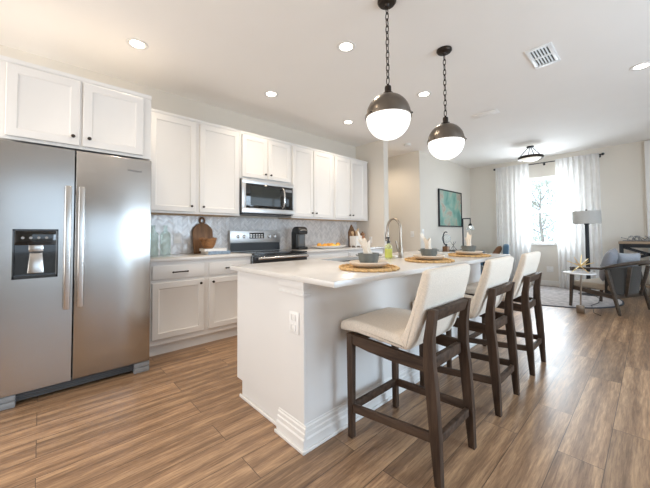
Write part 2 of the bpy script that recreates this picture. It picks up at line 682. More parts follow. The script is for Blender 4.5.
PLATEPL = mat('white_switch_plastic', (0.85, 0.84, 0.82), 0.35)
BLKMET = mat('black_metal', (0.02, 0.021, 0.024), 0.45, 0.4)
LOUNGEW = wood('dark_ash_wood', (0.030, 0.022, 0.016), (0.09, 0.066, 0.048), 0.45, 'x')
CHARF = fabric('charcoal_weave', (0.048, 0.043, 0.037), 380, 0.25, 0.5)
CREAMF = fabric('oat_cushion', (0.38, 0.315, 0.24), 380, 0.1, 0.3)
GREYF = fabric('grey_cushion', (0.25, 0.26, 0.29), 380, 0.16, 0.3)
GREYF2 = fabric('pale_grey_cushion', (0.34, 0.355, 0.385), 380, 0.2, 0.3)
BLUEF = fabric('dusty_blue_cushion', (0.08, 0.15, 0.22), 380, 0.1, 0.3)
SHADEF = mat('grey_linen_shade', (0.58, 0.57, 0.545), 0.9, var=0.03, nscale=80)
GOLD = mat('brushed_brass', (0.75, 0.55, 0.25), 0.28, 1.0, 0.06, 30)
MARBLE = mat('white_marble', (0.82, 0.82, 0.83), 0.15, var=0.06, nscale=7)
RUGM = mat('grey_wool_rug', (0.47, 0.435, 0.425), 0.98, var=0.35, nscale=13, bump=0.8, bscale=220)
RUGE = mat('dark_rug_binding', (0.07, 0.07, 0.08), 0.9)
LEATHER = mat('brown_leather', (0.22, 0.10, 0.045), 0.45, var=0.12, nscale=20)
OAKT = wood('grey_oak_top', (0.26, 0.18, 0.12), (0.42, 0.31, 0.21), 0.5, 'x')
SILVB = mat('silver_grey_branch', (0.30, 0.30, 0.30), 0.5, 0.2, 0.5, 30)
SHEER = sheer_mat()
ART = art_mat()
LAWN = mat('paved_yard', (0.36, 0.31, 0.26), 0.9, var=0.3, nscale=12)
LEAF = mat('olive_leaf', (0.74, 0.77, 0.66), 0.6, var=0.2, nscale=5)
BARK = mat('grey_bark', (0.50, 0.46, 0.41), 0.9, var=0.2, nscale=12)
VENTW = mat('white_vent_enamel', (0.86, 0.87, 0.88), 0.4)
DARKV = mat('dark_duct', (0.015, 0.015, 0.016), 0.8)

# ------------------------------------------------------------------ room shell
H = 2.80
XL, XR, YF, YB = -3.81, 2.5, -2.0, 8.0
struct(MB().box(-5.2, 2.7, -2.2, 8.3, -0.12, 0.0).build('floor', FLOOR, smooth=0))
struct(MB().box(-5.2, 2.7, -2.2, 8.3, H, H + 0.12).build('ceiling', CEIL, smooth=0))
struct(MB().box(XL - 0.15, XL, -2.15, 4.5, 0, H).build('wall_left', WALL, smooth=0))
struct(MB().box(XL, -3.165, 4.37, 4.5, 0, H).build('wall_kitchen_end', WALL, smooth=0))
struct(MB().box(-5.0, -3.27, 5.5, 5.62, 0, H).box(-5.0, -4.88, 4.5, 5.5, 0, H).box(-5.0, XL - 0.15, 4.38, 4.5, 0, H).build('wall_hall', WALL, smooth=0))
struct(MB().box(-3.27, -3.12, 5.5, YB + 0.15, 0, H).build('wall_living_left', WALL, smooth=0))
# far wall with its window opening
WX0, WX1, WZ0, WZ1 = -1.87, -1.20, 0.90, 2.36
struct(MB().box(-3.12, WX0, YB, YB + 0.15, 0, H).box(WX1, XR + 0.15, YB, YB + 0.15, 0, H)
       .box(WX0, WX1, YB, YB + 0.15, 0, WZ0).box(WX0, WX1, YB, YB + 0.15, WZ1, H).build('wall_back', WALL, smooth=0))
# right wall with glazed openings
DY0, DY1, DZ1 = -0.6, 4.85, 2.3
VY0, VY1, VZ0, VZ1 = 5.2, 7.2, 0.6, 2.5
struct(MB().box(XR, XR + 0.15, -2.15, DY0, 0, H).box(XR, XR + 0.15, DY0, DY1, DZ1, H).box(XR, XR + 0.15, DY1, VY0, 0, H)
       .box(XR, XR + 0.15, VY0, VY1, 0, VZ0).box(XR, XR + 0.15, VY0, VY1, VZ1, H).box(XR, XR + 0.15, VY1, YB, 0, H).build('wall_right', WALL, smooth=0))
FX0, FX1, FZ0, FZ1 = -3.2, -0.2, 0.5, 2.3
struct(MB().box(XL, FX0, YF - 0.15, YF, 0, H).box(FX1, XR, YF - 0.15, YF, 0, H).box(FX0, FX1, YF - 0.15, YF, 0, FZ0)
       .box(FX0, FX1, YF - 0.15, YF, FZ1, H).build('wall_front', WALL, smooth=0))


def window(name, axis, a0, a1, z0, z1, at, depth, mull=(), rails=(), ft=0.045):
    """window in a wall; axis is the direction along the wall"""
    def bx(m, u0, u1, v0, v1, d0, d1):
        if axis == 'x':
            m.box(u0, u1, d0, d1, v0, v1, 0.004, 1)
        else:
            m.box(d0, d1, u0, u1, v0, v1, 0.004, 1)
    d0, d1 = at, at + depth
    f = MB()
    bx(f, a0, a0 + ft, z0, z1, d0, d1)
    bx(f, a1 - ft, a1, z0, z1, d0, d1)
    bx(f, a0 + ft, a1 - ft, z0, z0 + ft, d0, d1)
    bx(f, a0 + ft, a1 - ft, z1 - ft, z1, d0, d1)
    for u in mull:
        bx(f, u - ft / 2, u + ft / 2, z0 + ft, z1 - ft, d0, d1)
    for z in rails:
        bx(f, a0 + ft, a1 - ft, z - 0.025, z + 0.025, d0, d1)
    fo = struct(f.build(name, TRIM))
    g = MB()
    mid = (d0 + d1) / 2
    bx(g, a0 + ft * 0.5, a1 - ft * 0.5, z0 + ft * 0.5, z1 - ft * 0.5, mid - 0.003, mid + 0.003)
    g.build('pane', WINGL, fo)
    return fo


win = window('window_1', 'x', WX0, WX1, WZ0, WZ1, YB + 0.05, 0.06, rails=(1.62,), ft=0.035)
window('window_2', 'y', DY0, DY1, 0.0, DZ1, XR + 0.05, 0.06, mull=(1.2, 3.0))
window('window_3', 'y', VY0, VY1, VZ0, VZ1, XR + 0.05, 0.06, mull=(6.2,))
window('fill_window', 'x', FX0, FX1, FZ0, FZ1, YF - 0.12, 0.06, mull=(-1.7,))  # unseen window added in the front wall to go with the fill light
struct(MB().box(WX0 - 0.03, WX1 + 0.03, YB - 0.03, YB + 0.05, WZ0 - 0.03, WZ0, 0.005).build('trim_1', TRIM))
# white pier at the far end of the right-hand opening
struct(MB().box(-0.04, 0.10, YB - 0.10, YB, 0, 2.775, 0.004).box(-0.03, 0.09, YB - 0.115, YB - 0.10, 1.5, 1.58, 0.004).build('trim_2', TRIM))


def baseboard(name, x0, x1, y0, y1):
    m = MB()
    m.box(x0, x1, y0, y1, 0, 0.115, 0.004, 1)
    return struct(m.build(name, TRIM))


baseboard('baseboard_back', -3.105, -0.05, YB - 0.015, YB)
baseboard('baseboard_living_left', -3.12, -3.105, 5.5, YB)
baseboard('baseboard_hall', -4.88, -3.27, 5.485, 5.5)
baseboard('baseboard_kitchen_end', XL + 0.66, -3.15, 4.355, 4.37)
struct(MB().box(-3.165, -3.15, 4.355, 4.5, 0, 0.115, 0.004, 1).build('baseboard_opening', TRIM))
struct(MB().box(-30, 30, -30, 40, -0.3, -0.2).build('ground', LAWN, smooth=0))


# ------------------------------------------------------------------ tree outside the far window
def tree(x, y, h, cr, n, label, seed):
    rnd = random.Random(seed)
    t = thing('garden_tree', label, 'tree', (x, y, -0.2), 0, 'trees outside the window')
    tr = MB().tube([(0, 0, 0), (0.05, 0.02, h * 0.3), (-0.03, 0, h * 0.6), (0.02, 0, h * 0.92)], [0.06, 0.045, 0.035, 0.012], 8)
    for k in range(14):
        a = rnd.uniform(0, 2 * PI)
        z = h * rnd.uniform(0.25, 0.8)
        e = Vector((math.cos(a), math.sin(a), rnd.uniform(0.4, 1.0))) * cr * rnd.uniform(0.5, 0.9)
        tr.tube([(0, 0, z), Vector((0, 0, z)) + e * 0.5 + Vector((0, 0, -0.05)), Vector((0, 0, z)) + e], [0.02, 0.012, 0.005], 5)
    tr.build('trunk', BARK, t)
    f = MB()
    for k in range(n):
        a, z = rnd.uniform(0, 2 * PI), rnd.uniform(0.18, 1.0)
        rr = cr * math.sin(PI * min(1, (1 - z) * 0.75 + 0.12)) * math.sqrt(rnd.random())
        p = Vector((math.cos(a) * rr, math.sin(a) * rr, z * h))
        rot = Euler((rnd.uniform(0, 6), rnd.uniform(0, 6), rnd.uniform(0, 6))).to_matrix()
        L = rnd.uniform(0.04, 0.08)
        q = [p + rot @ Vector(v) * L for v in ((-1, 0, 0), (-0.2, 0.36, 0.06), (1, 0, 0), (-0.2, -0.36, 0.06))]
        f.bm.faces.new([f.bm.verts.new(v) for v in q])
    f.build('foliage', LEAF, t, smooth=0)
    return t


tree(-2.25, 11.0, 2.9, 0.85, 900, 'slim pale green tree in the garden, closest outside the far window', 3)
tree(-4.2, 14.5, 5.2, 1.7, 1100, 'taller sparse tree farther off in the garden beyond the far window', 5)

# ------------------------------------------------------------------ kitchen cabinets
XW = XL + 0.002


def knob(m_parent, y, z, x):
    return MB().lathe([(0.0, 0), (0.006, 0), (0.0055, 0.012), (0.010, 0.016), (0.0135, 0.022), (0.012, 0.028), (0.0, 0.031)], 14, (x, y, z), 'x').build('knob', BRONZE, m_parent, label='dark bronze knob')


def bar_handle(parent, y, z, x, L=0.135):
    m = MB().tube([(x + 0.03, y - L / 2, z), (x + 0.03, y + L / 2, z)], 0.006, 10)
    for s in (-1, 1):
        m.cyl((x, y + s * L * 0.42, z), (x + 0.03, y + s * L * 0.42, z), 0.005)
        m.ball((x + 0.03, y + s * L / 2, z), 0.009, sub=2)
    return m.build('handle', BRONZE, parent, label='dark bronze bar handle')


def upper(label, y0, y1, z0, z1, xf, doors, knobs, crown=True, bottom=True, group='white wall cabinets'):
    """doors: list of (ya, yb); knobs: list of y"""
    t = thing('wall_cabinet', label, 'cabinet', (0, (y0 + y1) / 2, z0), 0, group)
    yc = (y0 + y1) / 2
    h = z1 - z0
    fr = 0.02
    MB().box(XW, xf - fr, y0 - yc, y1 - yc, 0.006, h - 0.001).box(xf - fr, xf, y0 - yc, y1 - yc, 0, h, 0.002, 1).build('body', CAB, t)
    if bottom:
        MB().box(XW, xf - fr - 0.001, y0 - yc + 0.001, y1 - yc - 0.001, 0.0, 0.006).build('underside', CABW, t, smooth=0, label='unpainted wood underside')
    if crown:
        MB().prism([(xf - 0.03, h - 0.028), (xf + 0.004, h - 0.028), (xf + 0.012, h - 0.01), (xf + 0.012, h), (xf - 0.03, h)], 'y', y0 - yc, y1 - yc).build('crown', CAB, t)
    for (a, b), ky in zip(doors, knobs):
        d = MB().door(a - yc, b - yc, 0.022, h - 0.042, x=xf).build('door', CAB, t)
        knob(d, ky - yc, 0.022 + 0.062, xf + 0.019)
    return t


UX = -3.48
upper('white two-door wall cabinet between the refrigerator and the microwave', 0.70, 1.80, 1.372, 2.445, UX, [(0.80, 1.258), (1.302, 1.785)], [1.212, 1.342])
upper('short white two-door wall cabinet directly above the microwave', 1.802, 2.598, 1.845, 2.445, UX, [(1.825, 2.19), (2.205, 2.57)], [2.155, 2.24], bottom=False)
upper('white two-door wall cabinet just right of the microwave, above the coffee maker', 2.60, 3.435, 1.372, 2.445, UX, [(2.61, 3.0), (3.012, 3.405)], [2.965, 3.047])
upper('white two-door wall cabinet at the far end, beside the end wall', 3.437, 4.305, 1.372, 2.445, UX, [(3.465, 3.83), (3.842, 4.21)], [3.795, 3.877])
upper('deep white two-door wall cabinet over the refrigerator', -0.30, 0.692, 1.80, 2.36, -2.97, [(-0.19, 0.205), (0.222, 0.63)], [0.165, 0.262], bottom=False)

BX = -3.20


def base_unit(label, y0, y1, doors, drawers, hy):
    yc = (y0 + y1) / 2
    t = thing('base_cabinet', label, 'cabinet', (0, yc, 0), 0, 'white base cabinets')
    MB().box(XW, BX, y0 - yc, y1 - yc, 0.10, 0.884, 0.002, 1).build('body', CAB, t)
    MB().box(XW, BX - 0.035, y0 - yc, y1 - yc, 0, 0.10).build('toe_kick', CAB, t)
    for (a, b), ky in zip(doors, hy):
        d = MB().door(a - yc, b - yc, 0.155, 0.685, x=BX).build('door', CAB, t)
        knob(d, ky - yc, 0.645, BX + 0.019)
    for a, b in drawers:
        d = MB().box(BX, BX + 0.019, a - yc, b - yc, 0.715, 0.845, 0.004).build('drawer', CAB, t)
        bar_handle(d, (a + b) / 2 - yc, 0.78, BX + 0.019)
    return t


base_unit('white base cabinet with drawers beside the refrigerator', 0.70, 1.797, [(0.765, 1.25), (1.30, 1.785)], [(0.765, 1.25), (1.30, 1.785)], [1.21, 1.34])
base_unit('white base cabinet just past the range, under the coffee maker', 2.598, 3.475, [(2.61, 3.02), (3.035, 3.45)], [(2.61, 3.45)], [2.98, 3.075])
base_unit('white base cabinet at the far end of the run, under the utensil crock', 3.477, 4.366, [(3.505, 3.915), (3.93, 4.34)], [(3.505, 4.34)], [3.875, 3.97])


def counter(label, y0, y1):
    yc = (y0 + y1) / 2
    return tag(MB().box(XW, -3.17, y0 - yc, y1 - yc, 0.0, 0.03, 0.005).build('countertop', QUARTZ, None, (0, yc, 0.885)), label, 'countertop', 'white quartz countertops')


counter('short white quartz countertop holding the glass bottles and cutting board', 0.70, 1.797)
counter('white quartz countertop right of the range holding the coffee maker', 2.598, 4.368)


# backsplash of herringbone tiles
def herringbone(y0, y1, z0, z1):
    W, N = 0.019, 4
    L = W * N
    g = 0.0008
    m = MB()
    m.box(0, 0.004, y0, y1, z0, z1, mi=1)
    t = MB()
    c45 = math.cos(PI / 4)

    def tile(u0, u1, v0, v1):
        q = []
        for u, v in ((u0 + g, v0 + g), (u1 - g, v0 + g), (u1 - g, v1 - g), (u0 + g, v1 - g)):
            q.append((y0 + (u - v) * c45, z0 + (u + v) * c45))
        ys, zs = [p[0] for p in q], [p[1] for p in q]
        if max(ys) < y0 or min(ys) > y1 or max(zs) < z0 or min(zs) > z1:
            return
        dx = random.uniform(0, 0.0012)
        dy = random.uniform(-0.0008, 0.0008)
        A = [t.bm.verts.new((0.003, y, z)) for y, z in q]
        cy, cz = sum(ys) / 4, sum(zs) / 4
        B = [t.bm.verts.new((0.0085 + dx * 0.4 + (dy if i % 2 else -dy), cy + (y - cy) * 0.985, cz + (z - cz) * 0.985)) for i, (y, z) in enumerate(q)]
        for i in range(4):
            j = (i + 1) % 4
            t.bm.faces.new([A[i], A[j], B[j], B[i]])
        t.bm.faces.new(B)

    R_ = int(4.4 / W)
    for j in range(-R_, R_):
        for k in range(-40, 40):
            u = j * W + 2 * L * k
            tile(u, u + L, j * W, (j + 1) * W)
    for i in range(-R_, R_):
        for k in range(-40, 40):
            v = (i + 1) * W + 2 * L * k
            tile(i * W, (i + 1) * W, v, v + L)
    for co, no in (((0, y0, 0), (0, -1, 0)), ((0, y1, 0), (0, 1, 0)), ((0, 0, z0), (0, 0, -1)), ((0, 0, z1), (0, 0, 1))):
        bmesh.ops.bisect_plane(t.bm, geom=t.bm.verts[:] + t.bm.edges[:] + t.bm.faces[:], dist=1e-6, plane_co=co, plane_no=no, clear_outer=True)
    me = bpy.data.meshes.new('tmp')
    t.bm.to_mesh(me)
    t.bm.free()
    m.bm.from_mesh(me)
    bpy.data.meshes.remove(me)
    return m


bs = herringbone(0.70, 4.368, 0.916, 1.371).build('trim_3', [TILE, GROUT], None, (XL + 0.0005, 0, 0), smooth=0)
struct(bs)


def plate(name, label, axis, loc, w=0.075, h=0.118, kind='outlet', group='white wall plates'):
    """cover plate; faces +x (axis x), -y (axis y)"""
    t = thing(name, label, 'outlet' if kind == 'outlet' else 'switch', loc, 0 if axis == 'x' else -PI / 2, group)
    MB().box(0.0005, 0.006, -w / 2, w / 2, -h / 2, h / 2, 0.003, 2).build('cover_plate', PLATEPL, t)
    if kind == 'outlet':
        for s in (-1, 1):
            MB().box(0.006, 0.0085, -0.016, 0.016, s * 0.028 - 0.017, s * 0.028 + 0.017, 0.004).build('socket', TRIM, t)
    else:
        MB().box(0.006, 0.010, -0.016, 0.016, -0.033, 0.033, 0.003).build('rocker', TRIM, t)
    return t


plate('outlet_plate', 'white outlet plate on the tiled backsplash between bottles and cutting board', 'x', (XL + 0.0095, 1.17, 1.10))
plate('outlet_plate', 'white outlet plate low on the end wall beside the pepper mill', 'y', (-3.47, 4.37, 1.03))
plate('switch_plate', 'white switch plate on the beige hall wall behind the faucet', 'y', (-3.30, 5.5, 1.13), 0.075, 0.118, 'switch')
plate('switch_plate', 'white switch plate on the pale wall left of the green painting', 'x', (-3.12, 5.60, 1.17), 0.075, 0.118, 'switch')
plate('outlet_plate', 'white outlet plate low on the far wall under the window', 'y', (-1.50, YB, 0.36), 0.118, 0.118)

# ------------------------------------------------------------------ refrigerator
def fridge():
    t = thing('refrigerator', 'tall stainless steel side-by-side refrigerator with black ice dispenser', 'refrigerator', (-2.99, 0.235, 0))
    # local: y from -0.455 to .455, front doors reach x = .09 (world -2.90)
    hw = 0.452
    MB().box(-0.74, 0.0, -hw + 0.006, hw - 0.006, 0.03, 1.745, 0.006).build('body', DARKGREY, t)
    spl = -0.055
    xd0, xd1 = 0.012, 0.075
    # freezer door with the dispenser opening
    y0, y1 = -hw, spl - 0.004
    dy0, dy1, dz0, dz1 = -0.375, -0.142, 0.845, 1.185
    z0, z1 = 0.085, 1.775
    d = MB().box(xd0, xd1, y0, dy0, z0, z1, 0).box(xd0, xd1, dy1, y1, z0, z1, 0).box(xd0, xd1, dy0, dy1, z0, dz0, 0).box(xd0, xd1, dy0, dy1, dz1, z1, 0).box(xd0, xd0 + 0.01, dy0, dy1, dz0, dz1)
    bmesh.ops.remove_doubles(d.bm, verts=d.bm.verts[:], dist=1e-5)
    fd = d.build('freezer_door', STEEL, t)
    ds = MB()
    ds.box(xd0 + 0.01, xd0 + 0.014, dy0 + 0.002, dy1 - 0.002, dz0 + 0.002, dz1 - 0.002)
    for (a, b, c, e) in ((dy0, dy0 + 0.012, dz0, dz1), (dy1 - 0.012, dy1, dz0, dz1), (dy0, dy1, dz0, dz0 + 0.02), (dy0, dy1, dz1 - 0.012, dz1)):
        ds.box(xd0 + 0.014, xd1 + 0.004, a, b, c, e, 0.002, 1)
    ds.box(xd0 + 0.014, xd1 + 0.002, dy0 + 0.012, dy1 - 0.012, 1.075, dz1 - 0.012, 0.003)
    dso = ds.build('dispenser', BLKGLASS, fd, label='gloss black ice and water dispenser')
    for k in range(4):
        MB().lathe([(0.0, 0), (0.009, 0), (0.009, 0.002), (0, 0.002)], 12, (xd1 + 0.002, dy0 + 0.05 + 0.04 * k, 1.125), 'x').build('dispenser_button', GREYPL, fd)
    MB().hexa([(xd0 + 0.016, -0.30, 0.88), (xd0 + 0.05, -0.30, 0.88), (xd0 + 0.05, -0.215, 0.88), (xd0 + 0.016, -0.215, 0.88)],
              [(xd0 + 0.016, -0.29, 1.02), (xd0 + 0.03, -0.29, 1.02), (xd0 + 0.03, -0.225, 1.02), (xd0 + 0.016, -0.225, 1.02)], 0.003).box(xd0 + 0.016, xd0 + 0.056, -0.295, -0.22, 1.03, 1.075, 0.003).build('dispenser_paddle', STEELV, fd, label='silver dispenser paddle')
    # refrigerator door
    rd = MB().box(xd0, xd1, spl + 0.004, hw, z0, z1, 0.006, 3).build('refrigerator_door', STEEL, t)
    # handles
    for par, yc in ((fd, spl - 0.038), (rd, spl + 0.038)):
        h = MB().box(xd1 + 0.028, xd1 + 0.052, yc - 0.019, yc + 0.019, 0.61, 1.50, 0.006, 3)
        for z in (0.63, 1.45):
            h.box(xd1 - 0.001, xd1 + 0.03, yc - 0.014, yc + 0.014, z, z + 0.03, 0.003)
        h.build('handle', STEELV, par)
    # hinge covers, grille, feet
    for s in (-1, 1):
        MB().box(-0.10, -0.01, s * (hw - 0.13), s * (hw - 0.03), 1.765, 1.785, 0.004).build('hinge_cover', GREYPL, t)
    g = MB().box(0.0, 0.03, -hw + 0.1, hw - 0.1, 0.02, 0.078)
    for k in range(4):
        g.box(0.03, 0.04, -hw + 0.1, hw - 0.1, 0.024 + 0.013 * k, 0.031 + 0.013 * k)
    g.build('base_grille', DARKGREY, t)
    for s in (-1, 1):
        MB().box(-0.02, 0.075, s * (hw - 0.11), s * hw, 0.0, 0.04, 0.004).box(-0.02, 0.07, s * (hw - 0.11), s * hw, 0.043, 0.08, 0.004).build('foot_cover', GREYPL, t)
    # maker's lettering on the upper corner of the wide door
    cu = bpy.data.curves.new('logo', 'FONT')
    cu.body = 'Whirlpool'
    cu.size = 0.024
    cu.extrude = 0.0008
    cu.materials.append(DARKGREY)
    tmp = bpy.data.objects.new('logo_text', cu)
    COL.objects.link(tmp)
    bpy.context.view_layer.update()
    me = bpy.data.meshes.new_from_object(tmp.evaluated_get(bpy.context.evaluated_depsgraph_get()))
    bpy.data.objects.remove(tmp)
    bpy.data.curves.remove(cu)
    lo = bpy.data.objects.new('logo', me)
    lo.rotation_euler = (PI / 2, 0, PI / 2)
    lo.location = (xd1 + 0.001, hw - 0.175, 1.665)
    lo.parent = rd
    COL.objects.link(lo)
    return t


fridge()

# ------------------------------------------------------------------ microwave
def microwave():
    y0, y1 = 1.804, 2.596
    yc = (y0 + y1) / 2
    hw = (y1 - y0) / 2
    t = thing('microwave', 'stainless over-the-range microwave with dark window below the short cabinet', 'microwave', (-3.42, yc, 1.41))
    MB().box(-0.375, -0.03, -hw, hw, 0.0, 0.43, 0.003).build('body', DARKGREY, t)
    ds = 0.225  # right edge of the door
    fr = MB().box(-0.03, 0.0, -hw, hw, 0.375, 0.428, 0.003).box(-0.03, 0.0, -hw, hw, 0.005, 0.065, 0.003)
    fr.box(-0.03, 0.0, -hw, -hw + 0.05, 0.065, 0.375, 0.002).box(-0.03, 0.0, hw - 0.018, hw, 0.065, 0.375, 0.002)
    fr.build('front_frame', STEELR, t)
    d = MB().box(-0.03, -0.002, -hw + 0.05, ds, 0.065, 0.375, 0.002).build('door', BLKGLASS, t, label='black glass door')
    MB().box(-0.004, 0.0005, -hw + 0.115, ds - 0.055, 0.10, 0.345, 0.001, 1).build('door_window', OVENGLASS, d)
    MB().tube([(-0.002, ds - 0.02, 0.085), (0.03, ds - 0.02, 0.11), (0.042, ds - 0.018, 0.16), (0.045, ds - 0.018, 0.22), (0.042, ds - 0.018, 0.28), (0.03, ds - 0.02, 0.33), (-0.002, ds - 0.02, 0.355)], 0.013, 12).build('handle', STEELV, d, label='curved silver handle')
    cp = MB().box(-0.03, -0.001, ds + 0.002, hw - 0.018, 0.065, 0.375, 0.002).build('control_panel', BLKGLASS, t)
    MB().box(-0.001, 0.0005, ds + 0.025, hw - 0.035, 0.31, 0.345).build('display', GREYPL, cp)
    MB().box(-0.36, -0.03, -hw + 0.02, hw - 0.02, -0.012, 0.0).build('bottom_vent', BLACK, t)
    return t


microwave()


# ------------------------------------------------------------------ range
def stove():
    y0, y1 = 1.802, 2.594
    yc = (y0 + y1) / 2
    hw = (y1 - y0) / 2
    t = thing('range', 'stainless freestanding electric range with black glass cooktop', 'stove', (-3.17, yc, 0))
    MB().box(-0.62, 0.0, -hw, hw, 0.02, 0.895, 0.003).build('body', STEEL, t)
    MB().box(-0.615, 0.045, -hw + 0.002, hw - 0.002, 0.895, 0.918, 0.004).build('cooktop', BLKGLASS, t, label='black glass cooktop')
    b = MB().box(-0.625, -0.575, -hw, hw, 1.03, 1.195, 0.006).box(-0.62, -0.59, -hw + 0.01, hw - 0.01, 0.918, 1.03).build('backguard', STEELR, t)
    MB().hexa([(-0.59, -hw + 0.012, 0.92), (-0.575, -hw + 0.012, 0.92), (-0.575, hw - 0.012, 0.92), (-0.59, hw - 0.012, 0.92)],
              [(-0.59, -hw + 0.012, 1.028), (-0.583, -hw + 0.012, 1.028), (-0.583, hw - 0.012, 1.028), (-0.59, hw - 0.012, 1.028)]).build('rear_panel', BLACK, b, label='black glass strip under the controls')
    MB().box(-0.5765, -0.573, -0.115, 0.115, 1.085, 1.165, 0.002).build('display', BLKGLASS, b)
    bt = MB()
    for i in range(5):
        for j in range(2):
            bt.box(-0.573, -0.5722, -0.1 + i * 0.042, -0.075 + i * 0.042, 1.097 + j * 0.03, 1.115 + j * 0.03)
    bt.build('button_set', PLATEPL, b)
    for yk in (-0.285, -0.195, 0.195, 0.285):
        MB().lathe([(0.0, 0), (0.024, 0), (0.022, 0.018), (0.017, 0.022), (0, 0.022)], 20, (-0.575, yk, 1.115), 'x').box(-0.556, -0.545, yk - 0.004, yk + 0.004, 1.097, 1.133).build('knob', STEELV, b)
    d = MB().box(0.002, 0.045, -hw + 0.004, hw - 0.004, 0.235, 0.79, 0.005).build('oven_door', STEEL, t)
    MB().box(0.002, 0.045, -hw + 0.004, hw - 0.004, 0.792, 0.888, 0.004).build('front_band', BLACK, t, label='black band under the cooktop edge')
    MB().box(0.045, 0.047, -hw + 0.09, hw - 0.09, 0.33, 0.66, 0.001, 1).build('oven_window', OVENGLASS, d)
    h = MB().tube([(0.095, -hw + 0.03, 0.862), (0.095, hw - 0.03, 0.862)], 0.017, 12)
    for s in (-1, 1):
        h.box(0.044, 0.098, s * (hw - 0.05) - 0.012, s * (hw - 0.05) + 0.012, 0.852, 0.872, 0.003)
    h.build('handle', STEELV, d)
    MB().box(0.002, 0.04, -hw + 0.004, hw - 0.004, 0.06, 0.225, 0.005).build('drawer', STEEL, t)
    for x, y, r in ((-0.17, -0.19, 0.105), (-0.17, 0.19, 0.085), (-0.44, -0.19, 0.08), (-0.44, 0.19, 0.105)):
        MB().lathe([(r - 0.003, 0.9181), (r, 0.9181), (r, 0.9186), (r - 0.003, 0.9186)], 40, (x, y, 0), 'z', True).build('burner_ring', GREYPL, t)
    return t


stove()

# ------------------------------------------------------------------ island
def island():
    t = thing('kitchen_island', 'white panelled kitchen island with corner post and moulded baseboard', 'kitchen island', (-1.66, 1.05, 0))
    # local origin: x -1.66, y 1.05; body x from -.40 (world -2.06) to .385 (world -1.275)
    Ly = 2.45
    MB().box(-0.40, 0.385, 0.0, 0.70, 0.115, 0.884).box(-0.40, 0.385, 1.40, Ly, 0.115, 0.884).box(-0.40, -0.353, 0.70, 1.40, 0.115, 0.884).box(0.0, 0.385, 0.70, 1.40, 0.115, 0.884).box(-0.353, 0.0, 0.70, 1.40, 0.115, 0.69).box(-0.33, 0.385, 0.003, Ly, 0, 0.115).build('body', CAB, t)
    post = MB().box(0.165, 0.386, -0.02, 0.0, 0, 0.884, 0.002, 1).box(0.160, 0.392, -0.026, 0.03, 0.80, 0.818, 0.004).box(0.156, 0.397, -0.031, 0.03, 0.84, 0.884, 0.005)
    post.build('corner_post', CAB, t)
    # moulded baseboard round the post and along the seating side
    prof = [(0.0, 0.0), (0.019, 0.0), (0.019, 0.062), (0.013, 0.070), (0.013, 0.092), (0.008, 0.097), (0.008, 0.116), (0.003, 0.122), (0.003, 0.130), (0.0, 0.134)]
    bb = MB().prism([(0.385 + u, z) for u, z in prof], 'y', -0.02, Ly)
    bb.prism([(-0.02 - u, z) for u, z in prof], 'x', 0.155, 0.404)
    bb.build('baseboard', TRIM, t)
    sh = MB().box(0.404, 0.415, -0.050, Ly, 0, 0.018, 0.005).box(0.145, 0.415, -0.050, -0.039, 0, 0.018, 0.005).box(-0.345, 0.15, -0.014, 0.0, 0, 0.022, 0.006)
    sh.build('shoe_moulding', TRIM, t)
    # doors on the working side
    for k in range(4):
        a = 0.05 + k * 0.595
        d = MB().door(a, a + 0.565, 0.14, 0.86, x=0).build('door', CAB, t, rot=(0, 0, PI), loc=(-0.40, 2 * a + 0.565, 0))
    o = MB().box(0.264, 0.349, -0.026, -0.0202, 0.593, 0.712, 0.003)
    oo = o.build('outlet', PLATEPL, t, label='white outlet plate on the corner post')
    for s in (-1, 1):
        MB().box(0.289, 0.324, -0.0285, -0.0255, 0.652 + s * 0.028 - 0.017, 0.652 + s * 0.028 + 0.017, 0.004).build('socket', TRIM, oo)
    return t


island()
SX0, SX1, SY0, SY1 = -2.00, -1.68, 1.78, 2.42
cx0, cx1, cy0, cy1 = -2.085, -1.01, 1.00, 3.60
ct = MB()
lv_ = []
for z in (0.885, 0.915):
    lv_.append([ct.bm.verts.new((x, y, z)) for x, y in ((cx0, cy0), (cx1, cy0), (cx1, cy1), (cx0, cy1))])
    lv_.append([ct.bm.verts.new((x, y, z)) for x, y in ((SX0, SY0), (SX1, SY0), (SX1, SY1), (SX0, SY1))])
ob, ib, ot, it = lv_
for k in range(4):
    n_ = (k + 1) % 4
    for q in ((ot[k], ot[n_], it[n_], it[k]), (ob[n_], ob[k], ib[k], ib[n_]), (ob[k], ob[n_], ot[n_], ot[k]), (ib[n_], ib[k], it[k], it[n_])):
        ct.bm.faces.new(q)
bmesh.ops.recalc_face_normals(ct.bm, faces=ct.bm.faces[:])
ct.bm.edges.ensure_lookup_table()
oset = set(ob + ot)
bmesh.ops.bevel(ct.bm, geom=[e for e in ct.bm.edges if e.verts[0] in oset and e.verts[1] in oset], offset=0.004, segments=2, profile=0.5, affect='EDGES')
ico = ct.build('countertop', QUARTZ)
tag(ico, 'long white quartz countertop of the island set with three places', 'countertop', 'white quartz countertops')
sk = MB()
sk.box(SX0 - 0.01, SX1 + 0.01, SY0 - 0.01, SY1 + 0.01, 0.70, 0.705)
for a, b, c, d in ((SX0 - 0.01, SX0, SY0 - 0.01, SY1 + 0.01), (SX1, SX1 + 0.01, SY0 - 0.01, SY1 + 0.01), (SX0, SX1, SY0 - 0.01, SY0), (SX0, SX1, SY1, SY1 + 0.01)):
    sk.box(a, b, c, d, 0.70, 0.884)
tag(sk.build('sink', STEELV), 'undermount stainless sink sunk into the island countertop', 'sink')


